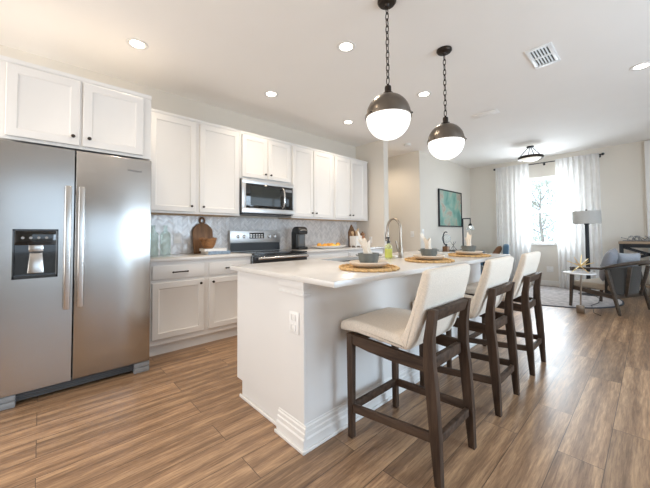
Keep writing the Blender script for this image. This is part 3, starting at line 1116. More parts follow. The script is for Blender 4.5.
def faucet():
    t = thing('faucet', 'tall brushed nickel gooseneck faucet on the island', 'faucet', (-1.60, 2.46, 0.9155))
    MB().lathe([(0.0, 0), (0.027, 0), (0.027, 0.008), (0.022, 0.014), (0.020, 0.085), (0.017, 0.095), (0.0, 0.095)], 24).build('base', NICKEL, t)
    path = [(0, 0, 0.09), (0, 0, 0.26)]
    for k in range(1, 14):
        a = PI * k / 13 * 1.02
        path.append((-0.074 + 0.074 * math.cos(a), 0, 0.26 + 0.105 * math.sin(a)))
    path.append((-0.152, 0, 0.235))
    MB().tube(path, 0.012, 14).build('spout', NICKEL, t)
    MB().lathe([(0.0, 0.15), (0.017, 0.15), (0.019, 0.158), (0.018, 0.20), (0.013, 0.24), (0.0, 0.24)], 18, (-0.152, 0, 0)).build('spray_head', NICKEL, t)
    MB().tube([(0.0, -0.018, 0.06), (0.0, -0.045, 0.065), (0.0, -0.055, 0.085), (-0.01, -0.062, 0.155)], [0.011, 0.010, 0.008, 0.006], 12).build('lever', NICKEL, t)
    return t


faucet()


def soap():
    t = thing('soap_bottle', 'lime-labelled pump soap bottle beside the faucet', 'soap bottle', (-1.585, 2.245, 0.9155))
    MB().lathe([(0.0, 0.0), (0.029, 0.0), (0.032, 0.006), (0.032, 0.105), (0.027, 0.12), (0.013, 0.128), (0.013, 0.138), (0, 0.138)], 24).build('bottle', SOAPB, t)
    MB().lathe([(0.0322, 0.014), (0.0332, 0.014), (0.0332, 0.09), (0.0322, 0.09)], 24, close=True).build('paper_label', SOAPL, t, label='lime green label')
    MB().lathe([(0.0, 0.138), (0.0155, 0.138), (0.0155, 0.158), (0.007, 0.16), (0.005, 0.18), (0.012, 0.182), (0.012, 0.193), (0, 0.193)], 16).tube([(0, 0, 0.188), (-0.025, 0.012, 0.188), (-0.036, 0.017, 0.18)], 0.005, 8).build('pump', BLACK, t, label='black pump')
    return t


soap()
MB_s = MB().box(-0.032, 0.032, -0.024, 0.024, 0, 0.028, 0.01).build('sponge', PAPER, None, (-1.60, 2.345, 0.9155))
tag(MB_s, 'small white sponge between the soap bottle and the faucet', 'sponge')

# ------------------------------------------------------------------ place settings
def place_mat():
    m = MB()
    for k in range(7):
        r = 0.016 + 0.024 * k
        pts = []
        n = 28 + 14 * k
        for i in range(n):
            a = 2 * PI * i / n
            pts.append((r * math.cos(a), r * math.sin(a), 0.006 + 0.0012 * (i % 2)))
        m.tube(pts, [0.0058 + 0.0012 * ((i + k) % 2) for i in range(n)], 6, True, 1.0) if False else m.tube(pts, [0.0105 if i % 2 else 0.0085 for i in range(n)], 6, True, 0.55)
    pts = []
    n = 132
    for i in range(n):
        a = 2 * PI * i / n
        r = 0.184 + 0.0035 * math.sin(22 * a)
        pts.append((r * math.cos(a), r * math.sin(a), 0.008 + 0.002 * math.cos(22 * a)))
    m.tube(pts, [0.0135 + 0.002 * math.sin(44 * 2 * PI * i / n) for i in range(n)], 8, True, 0.6)
    return m


def napkin(seed):
    rnd = random.Random(seed)
    m = MB()
    # bunched cloth: pleated cone rising from the bowl, pinched by a ring, flaring above
    seg, rows = 48, 14
    rings = []
    lean = rnd.uniform(-0.25, 0.25)
    for i in range(rows):
        f = i / (rows - 1)
        h = 0.0 + 0.115 * f
        r0 = 0.040 - 0.022 * math.sin(PI * min(1, f * 1.55) * 0.5) if f < 0.62 else 0.018 + 0.014 * ((f - 0.62) / 0.38)
        ring = []
        for k in range(seg):
            a = 2 * PI * k / seg
            fold = math.sin(5 * a + seed) * (0.07 + 0.13 * f) + 0.10 * math.sin(3 * a + 1.3 * seed)
            r = r0 * (1 + fold)
            zz = h - 0.02 * f + (0.042 * max(0.0, math.cos(a - 2.6)) ** 2 + 0.012 * math.sin(5 * a + seed)) * max(0, f - 0.4) * 1.6
            ring.append(m.bm.verts.new((r * math.cos(a) - 0.022 * f * f - 0.004 * f, 0.75 * r * math.sin(a) - 0.012 * f + lean * 0.1 * f, zz)))
        rings.append(ring)
    for A, B in zip(rings[:-1], rings[1:]):
        for k in range(seg):
            j = (k + 1) % seg
            m.bm.faces.new([A[k], A[j], B[j], B[k]])
    m.bm.faces.new(rings[0][::-1])
    return m


def crockbowl():
    m = MB().lathe([(0.0, 0.0), (0.055, 0.0), (0.064, 0.006), (0.072, 0.03), (0.075, 0.062), (0.077, 0.066), (0.073, 0.067), (0.069, 0.06), (0.066, 0.03), (0.058, 0.012), (0.0, 0.010)], 36)
    for s in (-1, 1):
        m.tube([(0.070 * s, -0.022, 0.052), (0.088 * s, -0.014, 0.054), (0.090 * s, 0.014, 0.054), (0.070 * s, 0.022, 0.052)], 0.006, 8, flat=0.7)
    return m


pl_words = ['nearest the island corner', 'in the middle of the island', 'at the far end of the island']
MATS = [(-1.225, 1.52), (-1.225, 2.285), (-1.225, 3.07)]
proto = None
for i, (x, y) in enumerate(MATS):
    if i == 0:
        pm = place_mat().build('placemat', JUTE)
        pt = MB().lathe([(0.0, 0.0), (0.075, 0.0), (0.10, 0.006), (0.126, 0.018), (0.132, 0.028), (0.130, 0.034), (0.122, 0.034), (0.10, 0.026), (0.075, 0.023), (0.0, 0.022)], 48).build('dinner_plate', PLATEM)
        bo = crockbowl().build('soup_bowl', STONEWARE)
        nps = [napkin(1).build('napkin', NAPK), napkin(4).build('napkin', NAPK), napkin(6).build('napkin', NAPK)]
        P, T, B = pm, pt, bo
    else:
        P, T, B = pm.copy(), pt.copy(), bo.copy()
        for o in (P, T, B):
            COL.objects.link(o)
    N = nps[i]
    P.location = (x, y, 0.9155)
    T.location = (x, y, 0.9155 + 0.0145)
    B.location = (x, y, 0.9155 + 0.0145 + 0.0225)
    B.scale = (0.88, 0.88, 0.94)
    T.scale = (0.93, 0.93, 1)
    P.scale = (0.965, 0.965, 1)
    N.scale = (1.15, 1.15, 1.3)
    N.location = (x + 0.005, y, 0.9155 + 0.0505)
    B.rotation_euler = (0, 0, R([40, 55, 62][i]))
    N.rotation_euler = (0, 0, R([20, 35, -50][i]))
    tag(P, 'round braided jute placemat ' + pl_words[i], 'placemat', 'jute placemats on the island')
    tag(T, 'cream dinner plate on the placemat ' + pl_words[i], 'plate', 'dinner plates on the island')
    tag(B, 'small grey two-handled bowl on the plate ' + pl_words[i], 'bowl', 'grey bowls on the island')
    tag(N, 'cream cloth napkin bunched in the bowl ' + pl_words[i], 'napkin', 'napkins in the bowls')


# ------------------------------------------------------------------ counter stools
def stool():
    t = thing('counter_stool', '', 'stool', (-0.93, 1.51, 0), 0, 'counter stools along the island')
    # seat cushion: profile in x-z, extruded across
    sp = [(-0.326, 0.578), (-0.333, 0.603), (-0.324, 0.626), (-0.292, 0.643), (-0.22, 0.652), (-0.15, 0.653), (0.0, 0.642), (0.06, 0.640), (0.085, 0.63), (0.125, 0.585), (0.105, 0.572), (0.06, 0.574), (-0.05, 0.580), (-0.2, 0.586)]
    MB().prism(sp, 'y', -0.225, 0.225, 0.022, 4).build('seat', LINEN, t, smooth=60)
    bp = [(0.080, 0.632), (0.105, 0.668), (0.135, 0.74), (0.165, 0.83), (0.192, 0.915), (0.205, 0.960), (0.220, 0.970), (0.242, 0.966), (0.249, 0.950), (0.236, 0.88), (0.210, 0.79), (0.182, 0.70), (0.155, 0.625), (0.128, 0.583), (0.112, 0.590)]
    MB().prism(bp, 'y', -0.232, 0.232, 0.018, 4).build('backrest', LINEN, t, smooth=60)
    for s in (-1, 1):
        # front leg
        y = s * 0.215
        MB().hexa([(-0.263, y - 0.016, 0), (-0.231, y - 0.016, 0), (-0.231, y + 0.016, 0), (-0.263, y + 0.016, 0)],
                  [(-0.266, y - 0.019, 0.576), (-0.226, y - 0.019, 0.576), (-0.226, y + 0.019, 0.576), (-0.266, y + 0.019, 0.576)], 0.004).build('leg', STOOLW, t)
        # rear leg: bowed forward at seat height, post rises behind the back
        y = s * 0.185
        out = [(0.258, 0.0), (0.236, 0.22), (0.222, 0.42), (0.222, 0.53), (0.236, 0.64), (0.268, 0.785), (0.306, 0.785), (0.286, 0.66), (0.276, 0.55), (0.277, 0.42), (0.286, 0.22), (0.290, 0.0)]
        out = [(x - 0.022 - 0.028 * max(0, min(1, (z - 0.40) / 0.3)), z) for x, z in out]
        MB().prism(out, 'y', y - 0.018, y + 0.018, 0.004, 2).build('leg', STOOLW, t)
        # side rail under the seat
        rp = [(-0.228, 0.572), (-0.228, 0.522), (-0.12, 0.505), (0.03, 0.495), (0.215, 0.492), (0.215, 0.548), (0.05, 0.556), (-0.10, 0.566)]
        m = MB()
        A = [m.bm.verts.new((x, s * (0.215 - 0.03 * (x + 0.23) / 0.45) - 0.012, z)) for x, z in rp]
        Bv = [m.bm.verts.new((x, s * (0.215 - 0.03 * (x + 0.23) / 0.45) + 0.012, z)) for x, z in rp]
        fs = [m.bm.faces.new(A), m.bm.faces.new(Bv[::-1])]
        for i in range(len(rp)):
            j = (i + 1) % len(rp)
            fs.append(m.bm.faces.new([A[j], A[i], Bv[i], Bv[j]]))
        bmesh.ops.recalc_face_normals(m.bm, faces=fs)
        m.build('side_rail', STOOLH, t)
        MB().bar((-0.235, s * 0.215, 0.165), (0.235, s * 0.187, 0.205), 0.020, 0.044, bev=0.003).build('stretcher', STOOLH, t)
    MB().box(-0.258, -0.234, -0.20, 0.20, 0.515, 0.578, 0.003).build('front_rail', STOOLH, t)
    MB().box(0.185, 0.211, -0.168, 0.168, 0.49, 0.545, 0.003).build('rear_rail', STOOLH, t)
    MB().hexa([(0.206, -0.168, 0.732), (0.236, -0.168, 0.726), (0.236, 0.168, 0.726), (0.206, 0.168, 0.732)],
              [(0.219, -0.168, 0.785), (0.254, -0.168, 0.783), (0.254, 0.168, 0.783), (0.219, 0.168, 0.785)], 0.004).build('back_rail', STOOLH, t)
    MB().box(-0.258, -0.234, -0.198, 0.198, 0.145, 0.185, 0.003).build('stretcher', STOOLH, t)
    MB().box(0.222, 0.246, -0.168, 0.168, 0.165, 0.205, 0.003).build('stretcher', STOOLH, t)
    return t


st = stool()
st['label'] = 'cream linen counter stool with dark legs, closest to the island corner'
dup(st, (-0.93, 2.29, 0), None, 'cream linen counter stool with dark legs, the middle one along the island')
dup(st, (-0.93, 3.08, 0), None, 'cream linen counter stool with dark legs, last one toward the living room')


# ------------------------------------------------------------------ pendants
def pendant():
    t = thing('pendant_light', '', 'pendant light', (-1.243, 1.779, H), 0, 'globe pendants over the island')
    zc = 1.968 - H
    r = 0.154
    MB().lathe([(0.0, 0.0), (0.066, 0.0), (0.066, -0.012), (0.055, -0.026), (0.02, -0.032), (0.012, -0.045), (0.0, -0.047)], 32).build('canopy', BRONZE, t)
    # chain of interlocking links
    ch = MB()
    z0, z1 = -0.045, zc + r + 0.075
    n = 12
    pitch = (z0 - z1) / n
    for k in range(n):
        zc_k = z0 - pitch * (k + 0.5)
        pts = []
        hl = pitch * 0.66
        for i in range(12):
            a = 2 * PI * i / 12
            u, v = 0.0115 * math.cos(a), hl * math.sin(a)
            pts.append((u, 0, zc_k + v) if k % 2 else (0, u, zc_k + v))
        ch.tube(pts, 0.0034, 6, True)
    ch.build('chain', BRONZE, t)
    z = zc + r
    MB().lathe([(0.0, z + 0.075), (0.008, z + 0.073), (0.010, z + 0.062), (0.021, z + 0.058), (0.023, z + 0.05), (0.023, z + 0.016), (0.026, z + 0.012), (0.036, z + 0.008), (0.040, z - 0.002), (0.0, z - 0.003)], 28).build('socket_cap', BRONZE, t)
    prof = []
    for k in range(17):
        a = PI / 2 * (1 - k / 16)
        prof.append((r * math.cos(a), zc + r * math.sin(a)))
    prof[0] = (0.0, zc + r)
    prof += [(r + 0.007, zc + 0.004), (r + 0.007, zc - 0.014), (r - 0.004, zc - 0.014), (r - 0.004, zc)]
    for k in range(1, 9):
        a = PI / 2 * (k / 8)
        prof.append(((r - 0.004) * math.cos(a) if k < 8 else 0.0, zc + (r - 0.004) * math.sin(a)))
    d = MB().lathe(prof, 56).build('dome', GUN, t, label='antique nickel upper dome')
    for k in range(3):
        a = 2 * PI * k / 3 + 2.45
        MB().ball(((r + 0.011) * math.cos(a), (r + 0.011) * math.sin(a), zc - 0.005), 0.0055, sub=2).build('thumbscrew', BRONZE, d)
    gp = [(r - 0.001, zc - 0.014)]
    for k in range(1, 21):
        a = PI / 2 * k / 20
        gp.append(((r - 0.001) * math.cos(a) if k < 20 else 0.0, zc - 0.012 - (r + 0.002) * math.sin(a)))
    MB().lathe(gp, 56).build('globe_shade', OPAL, t, label='glowing white glass bowl')
    return t


pd_ = pendant()
pd_['label'] = 'globe pendant light with nickel dome hanging above the nearest placemat'
dup(pd_, (-1.235, 2.645, H), None, 'globe pendant light with nickel dome hanging farther along, toward the living room')


# ------------------------------------------------------------------ ceiling fittings
def can_light():
    t = thing('recessed_light', '', 'ceiling light', (0, 0, H), 0, 'recessed ceiling lights')
    MB().lathe([(0.056, -0.0005), (0.084, -0.0005), (0.084, -0.004), (0.080, -0.007), (0.060, -0.006), (0.056, -0.003)], 40, close=True).build('trim_ring', TRIM, t)
    MB().lathe([(0.0, -0.0005), (0.056, -0.0005), (0.056, -0.004), (0.0, -0.0045)], 40).build('lens', CANLENS, t)
    return t


CANS = [(-3.00, 0.585, 'recessed ceiling light in front of the refrigerator cabinet'), (-3.02, 1.963, 'recessed ceiling light in front of the microwave cabinet'),
        (-3.02, 3.305, 'recessed ceiling light near the kitchen end wall'), (-1.80, 1.952, 'recessed ceiling light just left of the nearer pendant chain'),
        (-1.80, 3.31, 'recessed ceiling light between the two globe pendants'), (-0.02, 4.37, 'recessed ceiling light beyond the square air vent')]
cl0 = can_light()
for i, (x, y, lb) in enumerate(CANS):
    if i == 0:
        cl0.location = (x, y, H)
        cl0['label'] = lb
    else:
        dup(cl0, (x, y, H), None, lb)


def can_lamp(x, y, power=20, col=WARM, ang=150):
    l = bpy.data.lights.new('can_lamp', 'SPOT')
    l.energy = power
    l.color = col
    l.spot_size = R(ang)
    l.spot_blend = 0.9
    l.shadow_soft_size = 0.07
    o = bpy.data.objects.new('can_lamp', l)
    o.location = (x, y, H - 0.02)
    COL.objects.link(o)


for x, y, _ in CANS:
    can_lamp(x, y, 44 if x < -2.5 else 32 if x < -1 else 10)
for x, y, lb in ((-1.8, 0.585, 'recessed ceiling light above the near end of the island'), (-3.0, -0.8, 'recessed ceiling light near the left wall, short of the refrigerator'), (-1.8, -0.8, 'recessed ceiling light out over the open floor near the front wall')):
    can_lamp(x, y, 28)
    dup(cl0, (x, y, H), None, lb)
can_lamp(-3.7, 4.9, 48)  # unseen hall lamp and fitting, added to brighten the hall wall
dup(cl0, (-3.7, 4.9, H), None, 'added recessed ceiling light, unseen inside the hall opening')

vt = thing('ceiling_vent', 'square white louvred air vent in the ceiling', 'vent', (-0.648, 3.42, H))
MB().box(-0.10, 0.10, -0.205, -0.165, -0.012, -0.0005, 0.003).box(-0.10, 0.10, 0.165, 0.205, -0.012, -0.0005, 0.003).box(-0.10, -0.072, -0.165, 0.165, -0.012, -0.0005, 0.003).box(0.072, 0.10, -0.165, 0.165, -0.012, -0.0005, 0.003).box(-0.072, 0.072, -0.012, 0.012, -0.012, -0.0005, 0.002).build('frame', VENTW, vt)
MB().box(-0.072, 0.072, -0.165, 0.165, -0.002, -0.0005).build('duct', DARKV, vt)
lv = MB()
for k in range(7):
    x = -0.072 + 0.024 * k
    for a, b in ((-0.163, -0.012), (0.012, 0.163)):
        lv.hexa([(x - 0.006, a, -0.012), (x + 0.002, a, -0.011), (x + 0.002, b, -0.011), (x - 0.006, b, -0.012)],
                [(x - 0.002, a, -0.003), (x + 0.006, a, -0.002), (x + 0.006, b, -0.002), (x - 0.002, b, -0.003)])
lv.build('louvre', VENTW, vt)
sv = thing('ceiling_vent', 'slim white slotted air register in the ceiling beyond the pendants', 'vent', (-1.53, 4.5, H))
MB().box(-0.16, 0.16, -0.075, 0.075, -0.014, -0.0005, 0.004).build('frame', CEIL, sv)
MB().box(-0.13, 0.13, -0.045, -0.005, -0.018, -0.014, 0.002).box(-0.13, 0.13, 0.005, 0.045, -0.018, -0.014, 0.002).build('slat', CEIL, sv)
sd = thing('smoke_detector', 'round white smoke detector on the ceiling near the hall opening', 'smoke detector', (-3.05, 4.95, H))
MB().lathe([(0.0, -0.0005), (0.065, -0.0005), (0.065, -0.018), (0.055, -0.03), (0.0, -0.034)], 32).build('housing', TRIM, sd)


def flush_light():
    t = thing('ceiling_lamp', 'bowl ceiling lamp on thin dark rods in front of the curtains', 'ceiling light', (-1.54, 6.85, H))
    MB().lathe([(0.0, -0.0005), (0.07, -0.0005), (0.07, -0.02), (0.04, -0.032), (0, -0.034)], 28).build('canopy', BLKMET, t)
    for k in range(4):
        a = 2 * PI * k / 4 + 0.5
        MB().tube([(0.045 * math.cos(a), 0.045 * math.sin(a), -0.025), (0.215 * math.cos(a), 0.215 * math.sin(a), -0.20)], 0.008, 8).build('rod', BLKMET, t)
    MB().lathe([(0.205, -0.195), (0.24, -0.195), (0.245, -0.215), (0.232, -0.245), (0.208, -0.235)], 44, close=True).build('rim', BRONZE, t)
    MB().lathe([(0.0, -0.292), (0.06, -0.287), (0.13, -0.270), (0.19, -0.240), (0.212, -0.21), (0.205, -0.205), (0.12, -0.255), (0.0, -0.28)], 44).build('glass_bowl', FLUSHGL, t, label='glowing alabaster glass bowl')
    t.scale = (0.86, 0.86, 1.0)


flush_light()

# ------------------------------------------------------------------ things on the kitchen counter
CZ = 0.9155


def bottle(label, x, y, h, r):  # long body, short neck
    t = thing('glass_bottle', label, 'bottle', (x, y, CZ), 0, 'green glass bottles on the counter')
    k = h / 0.33
    MB().lathe([(0.0, 0.004), (r * 0.8, 0.0), (r, 0.008), (r, 0.228 * k), (r * 0.88, 0.248 * k), (0.020, 0.268 * k), (0.0165, 0.278 * k), (0.0165, 0.312 * k),
                (0.021, 0.315 * k), (0.021, 0.33 * k), (0.0145, 0.33 * k), (0.0145, 0.278 * k), (r * 0.84, 0.243 * k), (r - 0.004, 0.226 * k), (r - 0.004, 0.012), (0.0, 0.012)], 32).build('bottle_body', GREENGL, t)
    return t


bottle('pale green glass bottle nearer the cutting board', -3.45, 0.948, 0.325, 0.050)
bottle('pale green glass bottle tight beside the refrigerator', -3.48, 0.842, 0.325, 0.048)


def cutting_board():
    t = thing('cutting_board', 'rounded rustic wooden cutting board with ring handle leaning on the tiles', 'cutting board', (-3.735, 1.455, CZ))
    pts = [(-0.115, 0.004), (-0.108, 0.0), (0.108, 0.0), (0.115, 0.004), (0.121, 0.12), (0.122, 0.23)]
    for k in range(1, 16):
        a = PI * k / 16
        pts.append((0.122 * math.cos(a), 0.25 + 0.118 * math.sin(a)))
    pts.append((-0.122, 0.23))
    pts.append((-0.121, 0.12))
    o = MB().prism(pts, 'x', -0.011, 0.011, 0.004).build('board', BOARDW, t, rot=(0, R(-6.5), 0))
    ring = [(0, 0.028 * math.cos(2 * PI * i / 20), 0.402 + 0.036 * math.sin(2 * PI * i / 20)) for i in range(20)]
    MB().tube(ring, 0.0105, 10, True).build('ring_handle', BOARDW, t, rot=(0, R(-6.5), 0))


cutting_board()


def book(label, x, y, z, w, d, h, rz, cover, group='books under the wooden bowl'):
    t = thing('book', label, 'book', (x, y, z), rz, group)
    MB().box(-d / 2 + 0.004, d / 2 - 0.003, -w / 2 + 0.003, w / 2 - 0.003, 0.003, h - 0.003).build('pages', PAPER, t)
    MB().box(-d / 2, d / 2, -w / 2, w / 2, 0, 0.003, 0.001, 1).box(-d / 2, d / 2, -w / 2, w / 2, h - 0.003, h, 0.001, 1).box(d / 2 - 0.003, d / 2, -w / 2, w / 2, 0.003, h - 0.003).build('cover', cover, t)


book('blue and white book at the bottom of the stack under the wooden bowl', -3.50, 1.505, CZ, 0.27, 0.20, 0.036, R(3), BLUEB)
book('white-covered book on top of the stack under the wooden bowl', -3.505, 1.475, CZ + 0.036, 0.255, 0.19, 0.028, R(-2), WHITEB)


def burl_bowl():
    m = MB()
    seg = 40
    prof = [(0.0, 0.0), (0.04, 0.0), (0.062, 0.02), (0.082, 0.07), (0.092, 0.115), (0.084, 0.115), (0.072, 0.07), (0.05, 0.025), (0.0, 0.015)]
    m.lathe(prof, seg)
    for v in m.bm.verts:
        a = math.atan2(v.co.y, v.co.x)
        k = 1 + 0.05 * math.sin(3 * a + 1) + 0.03 * math.sin(7 * a)
        v.co.x *= k
        v.co.y *= k
        if v.co.z > 0.1:
            v.co.z += 0.012 * math.sin(2 * a + 0.7) + 0.006 * math.sin(9 * a)
    o = m.build('wooden_bowl', BOWLW, None, (-3.51, 1.425, CZ + 0.0645))
    tag(o, 'rough-edged burl wood bowl on the two books', 'bowl')


burl_bowl()


def coffee_maker():
    t = thing('coffee_maker', 'black single-cup coffee maker to the right of the range', 'coffee maker', (-3.52, 2.79, CZ))
    t.scale = (0.75, 0.84, 1.0)
    MB().box(-0.15, 0.10, -0.10, 0.10, 0.0, 0.04, 0.012, 3).build('base', BLACK, t)
    MB().box(-0.15, 0.015, -0.10, 0.10, 0.035, 0.26, 0.012, 3).build('water_tank', BLACK, t)
    pts = [(-0.15, 0.225), (0.085, 0.225), (0.10, 0.245), (0.098, 0.285), (0.07, 0.32), (0.01, 0.337), (-0.08, 0.332), (-0.13, 0.30)]
    MB().prism(pts, 'y', -0.10, 0.10, 0.02, 4).build('brew_head', BLACK, t)
    MB().tube([(0.102, -0.07, 0.278), (0.112, -0.05, 0.284), (0.115, 0.0, 0.286), (0.112, 0.05, 0.284), (0.102, 0.07, 0.278)], 0.006, 10).build('handle', STEELV, t, label='silver lid handle')
    MB().prism([(0.015 + 0.055 * math.cos(a), 0.075 * math.sin(a)) for a in [R(-90 + 15 * k) for k in range(13)]], 'z', 0.045, 0.222, 0.002).build('cup_bay', DARKGREY, t, label='dark grey rounded cup bay')
    MB().tube([(-0.12, 0.10, 0.03), (-0.12, 0.14, 0.012), (-0.24, 0.16, 0.02), (-0.355, 0.16, 0.16)], 0.004, 8).build('power_cord', BLACK, t)


coffee_maker()


def fruit_platter():
    o = MB().lathe([(0.0, 0.0), (0.10, 0.0), (0.105, 0.006), (0.155, 0.022), (0.175, 0.042), (0.178, 0.046), (0.168, 0.044), (0.14, 0.026), (0.10, 0.014), (0.0, 0.012)], 48)
    for v in o.bm.verts:
        v.co.y *= 1.85
    ob = o.build('platter', PLATEW, None, (-3.44, 3.31, CZ))
    tag(ob, 'oval white platter of citrus fruit on the counter past the coffee maker', 'platter')
    rnd = random.Random(4)
    spots = [(-0.02, -0.20), (0.02, -0.12), (-0.045, -0.09), (0.035, -0.03), (-0.03, -0.005), (0.025, 0.065), (-0.04, 0.085), (0.02, 0.15), (-0.02, 0.205)]
    words = ['at the end toward the coffee maker', 'second along the front of the platter', 'at the back near the coffee maker end', 'at the front centre of the platter', 'at the back centre of the platter',
             'just past the front centre of the platter', 'at the back toward the crock', 'at the front toward the crock', 'at the end toward the utensil crock']
    p = MB().ball((0, 0, 0), 0.037, 1, 1, 0.95, 3).build('orange', ORANGE)
    q = MB().ball((0, 0, 0), 0.03, 0.92, 1.25, 0.92, 3)
    q.cyl((0, 0.034, 0), (0, 0.044, 0), 0.008, 0.004, 10)
    q = q.build('lemon', LEMON)
    used = {0: False, 1: False}
    for i, (dx, dy) in enumerate(spots):
        k = 1 if i in (2, 5, 7) else 0
        src = (p, q)[k]
        if used[k]:
            src2 = src.copy()
            COL.objects.link(src2)
            src = src2
        used[k] = True
        src.location = (-3.44 + dx, 3.31 + dy, CZ + 0.0125 + (0.0355 if k == 0 else 0.028) + 0.006 * max(0, abs(dy) - 0.15) / 0.05)
        src.rotation_euler = (0, 0, rnd.uniform(0, 6)) if k == 0 else (0, 0, rnd.uniform(-0.6, 0.6))
        tag(src, ('small orange ' if k == 0 else 'yellow lemon ') + words[i], 'orange' if k == 0 else 'lemon', 'citrus fruit on the platter')


fruit_platter()


def utensils():
    X, Y = -3.44, 3.93
    t = thing('utensil_crock', 'square white footed crock of wooden utensils at the far counter end', 'crock', (X, Y, CZ))
    t.scale = (1.15, 1.15, 1.15)
    c = MB().box(-0.065, 0.065, -0.065, 0.065, 0.022, 0.032, 0.003)
    for a, b, d, e in ((-0.065, -0.057, -0.065, 0.065), (0.057, 0.065, -0.065, 0.065), (-0.057, 0.057, -0.065, -0.057), (-0.057, 0.057, 0.057, 0.065)):
        c.box(a, b, d, e, 0.03, 0.165, 0.003)
    c.build('pot', PLATEW, t)
    for sx in (-1, 1):
        for sy in (-1, 1):
            MB().lathe([(0, 0), (0.009, 0), (0.013, 0.022), (0, 0.0225)], 10, (sx * 0.048, sy * 0.048, 0)).build('foot', PLATEW, t)
    rnd = random.Random(11)
    names = ['flat wooden spatula standing in the crock, toward the tiles', 'round wooden spoon leaning left in the crock', 'slotted wooden spoon upright mid-crock', 'narrow wooden spoon leaning toward the pepper mill', 'pale wooden scraper leaning over the crock front']
    lean = [(-0.03, -0.01), (0.0, -0.045), (0.005, 0.0), (-0.005, 0.04), (0.04, -0.02)]
    for i in range(5):
        u = thing('wooden_utensil', names[i], 'utensil', (X + lean[i][0] * 0.4, Y + lean[i][1] * 0.4, CZ + 0.033), 0, 'wooden utensils in the crock')
        dx, dy = lean[i]
        top = Vector((dx * 1.0, dy * 1.0, 0.165 + 0.012 * i))
        MB().tube([(0, 0, 0.0), top], [0.005, 0.006], 8).build('shaft', LIGHTW, u)
        if i in (0, 4):
            MB().bar(top - Vector((0, 0, 0.01)), top + Vector((dx, dy, 0.07)), 0.035, 0.008, 0.055, 0.006, up=(1, 0, 0), bev=0.002).build('blade', LIGHTW, u)
        else:
            MB().ball(top + Vector((dx * 0.3, dy * 0.3, 0.03)), 0.027, 0.35, 0.9, 1.25, 3).build('bowl', LIGHTW, u)
    # dark wooden house-shaped board behind
    m = MB().prism([(-0.085, 0.0), (0.085, 0.0), (0.095, 0.26), (0.0, 0.40), (-0.095, 0.26)], 'x', -0.010, 0.010, 0.003)
    o = m.build('serving_board', BOARDW, None, (-3.765, 4.21, CZ), (0, R(-4), 0))
    tag(o, 'dark pointed wooden board standing behind the utensil crock', 'serving board')
    p = thing('pepper_mill', 'orange-brown wooden pepper mill between the crock and the end wall', 'pepper mill', (-3.50, 4.18, CZ))
    MB().lathe([(0, 0), (0.042, 0), (0.045, 0.01), (0.043, 0.05), (0.036, 0.10), (0.037, 0.16), (0.042, 0.19), (0.0, 0.195)], 24).build('body', MILLW, p)
    MB().lathe([(0, 0.196), (0.042, 0.196), (0.044, 0.215), (0.034, 0.24), (0.012, 0.25), (0.012, 0.262), (0.0, 0.266)], 24).build('cap', BOARDW, p, label='darker turned wooden cap')


utensils()

# ------------------------------------------------------------------ living room end: curtains, painting, desk
def curtain(label, x0, x1, folds, seed):
    rnd = random.Random(seed)
    t = thing('curtain', label, 'curtain', ((x0 + x1) / 2, 7.82, 0), 0, 'sheer curtains at the far window')
    w_ = x1 - x0
    m = MB()
    nx, nz = folds * 10, 16
    ph = [rnd.uniform(-0.6, 0.6) for _ in range(folds + 2)]
    grid = []
    for k in range(nz + 1):
        z = 0.012 + (2.672 - 0.012) * k / nz
        row = []
        for i in range(nx + 1):
            f = i / nx
            a = 2 * PI * f * folds + ph[int(f * folds)] * math.sin(PI * ((f * folds) % 1)) 
            amp = 0.028 + 0.012 * math.sin(5 * f + seed) - 0.010 * (k / nz)
            row.append(m.bm.verts.new((-w_ / 2 + w_ * f + 0.008 * math.sin(a * 2), amp * math.sin(a), z)))
        grid.append(row)
    for A, B in zip(grid[:-1], grid[1:]):
        for i in range(nx):
            m.bm.faces.new([A[i], A[i + 1], B[i + 1], B[i]])
    m.build('fabric_panel', SHEER, t, smooth=80)


curtain('sheer white curtain panel to the left of the far window', -2.47, -1.80, 7, 2)
curtain('sheer white curtain panel to the right of the far window, behind the floor lamp', -1.325, -0.64, 8, 5)
rod = thing('curtain_rod', 'thin black curtain rod with ball ends above the far window', 'curtain rod', (-1.55, 7.86, 2.645))
MB().tube([(-0.94, 0, 0), (0.95, 0, 0)], 0.010, 12).build('pole', BLKMET, rod)
for s in (-0.95, 0.96):
    MB().ball((s, 0, 0), 0.026, sub=3).build('finial', BLKMET, rod)
for x in (-0.9, 0.0, 0.9):
    MB().box(x - 0.008, x + 0.008, 0.0, 0.139, -0.008, 0.008).box(x - 0.02, x + 0.02, 0.133, 0.139, -0.035, 0.035, 0.002).build('bracket', BLKMET, rod)

pa = thing('painting', 'large abstract green painting in a thin black frame', 'painting', (-3.119, 6.82, 1.70))
MB().box(0.0, 0.02, -0.545, 0.545, -0.385, 0.385).build('canvas', ART, pa, smooth=0)
fr = MB()
for a, b, c, d in ((-0.57, -0.545, -0.41, 0.41), (0.545, 0.57, -0.41, 0.41), (-0.545, 0.545, -0.41, -0.385), (-0.545, 0.545, 0.385, 0.41)):
    fr.box(0.0, 0.035, a, b, c, d, 0.002, 1)
fr.build('frame', BLKMET, pa)


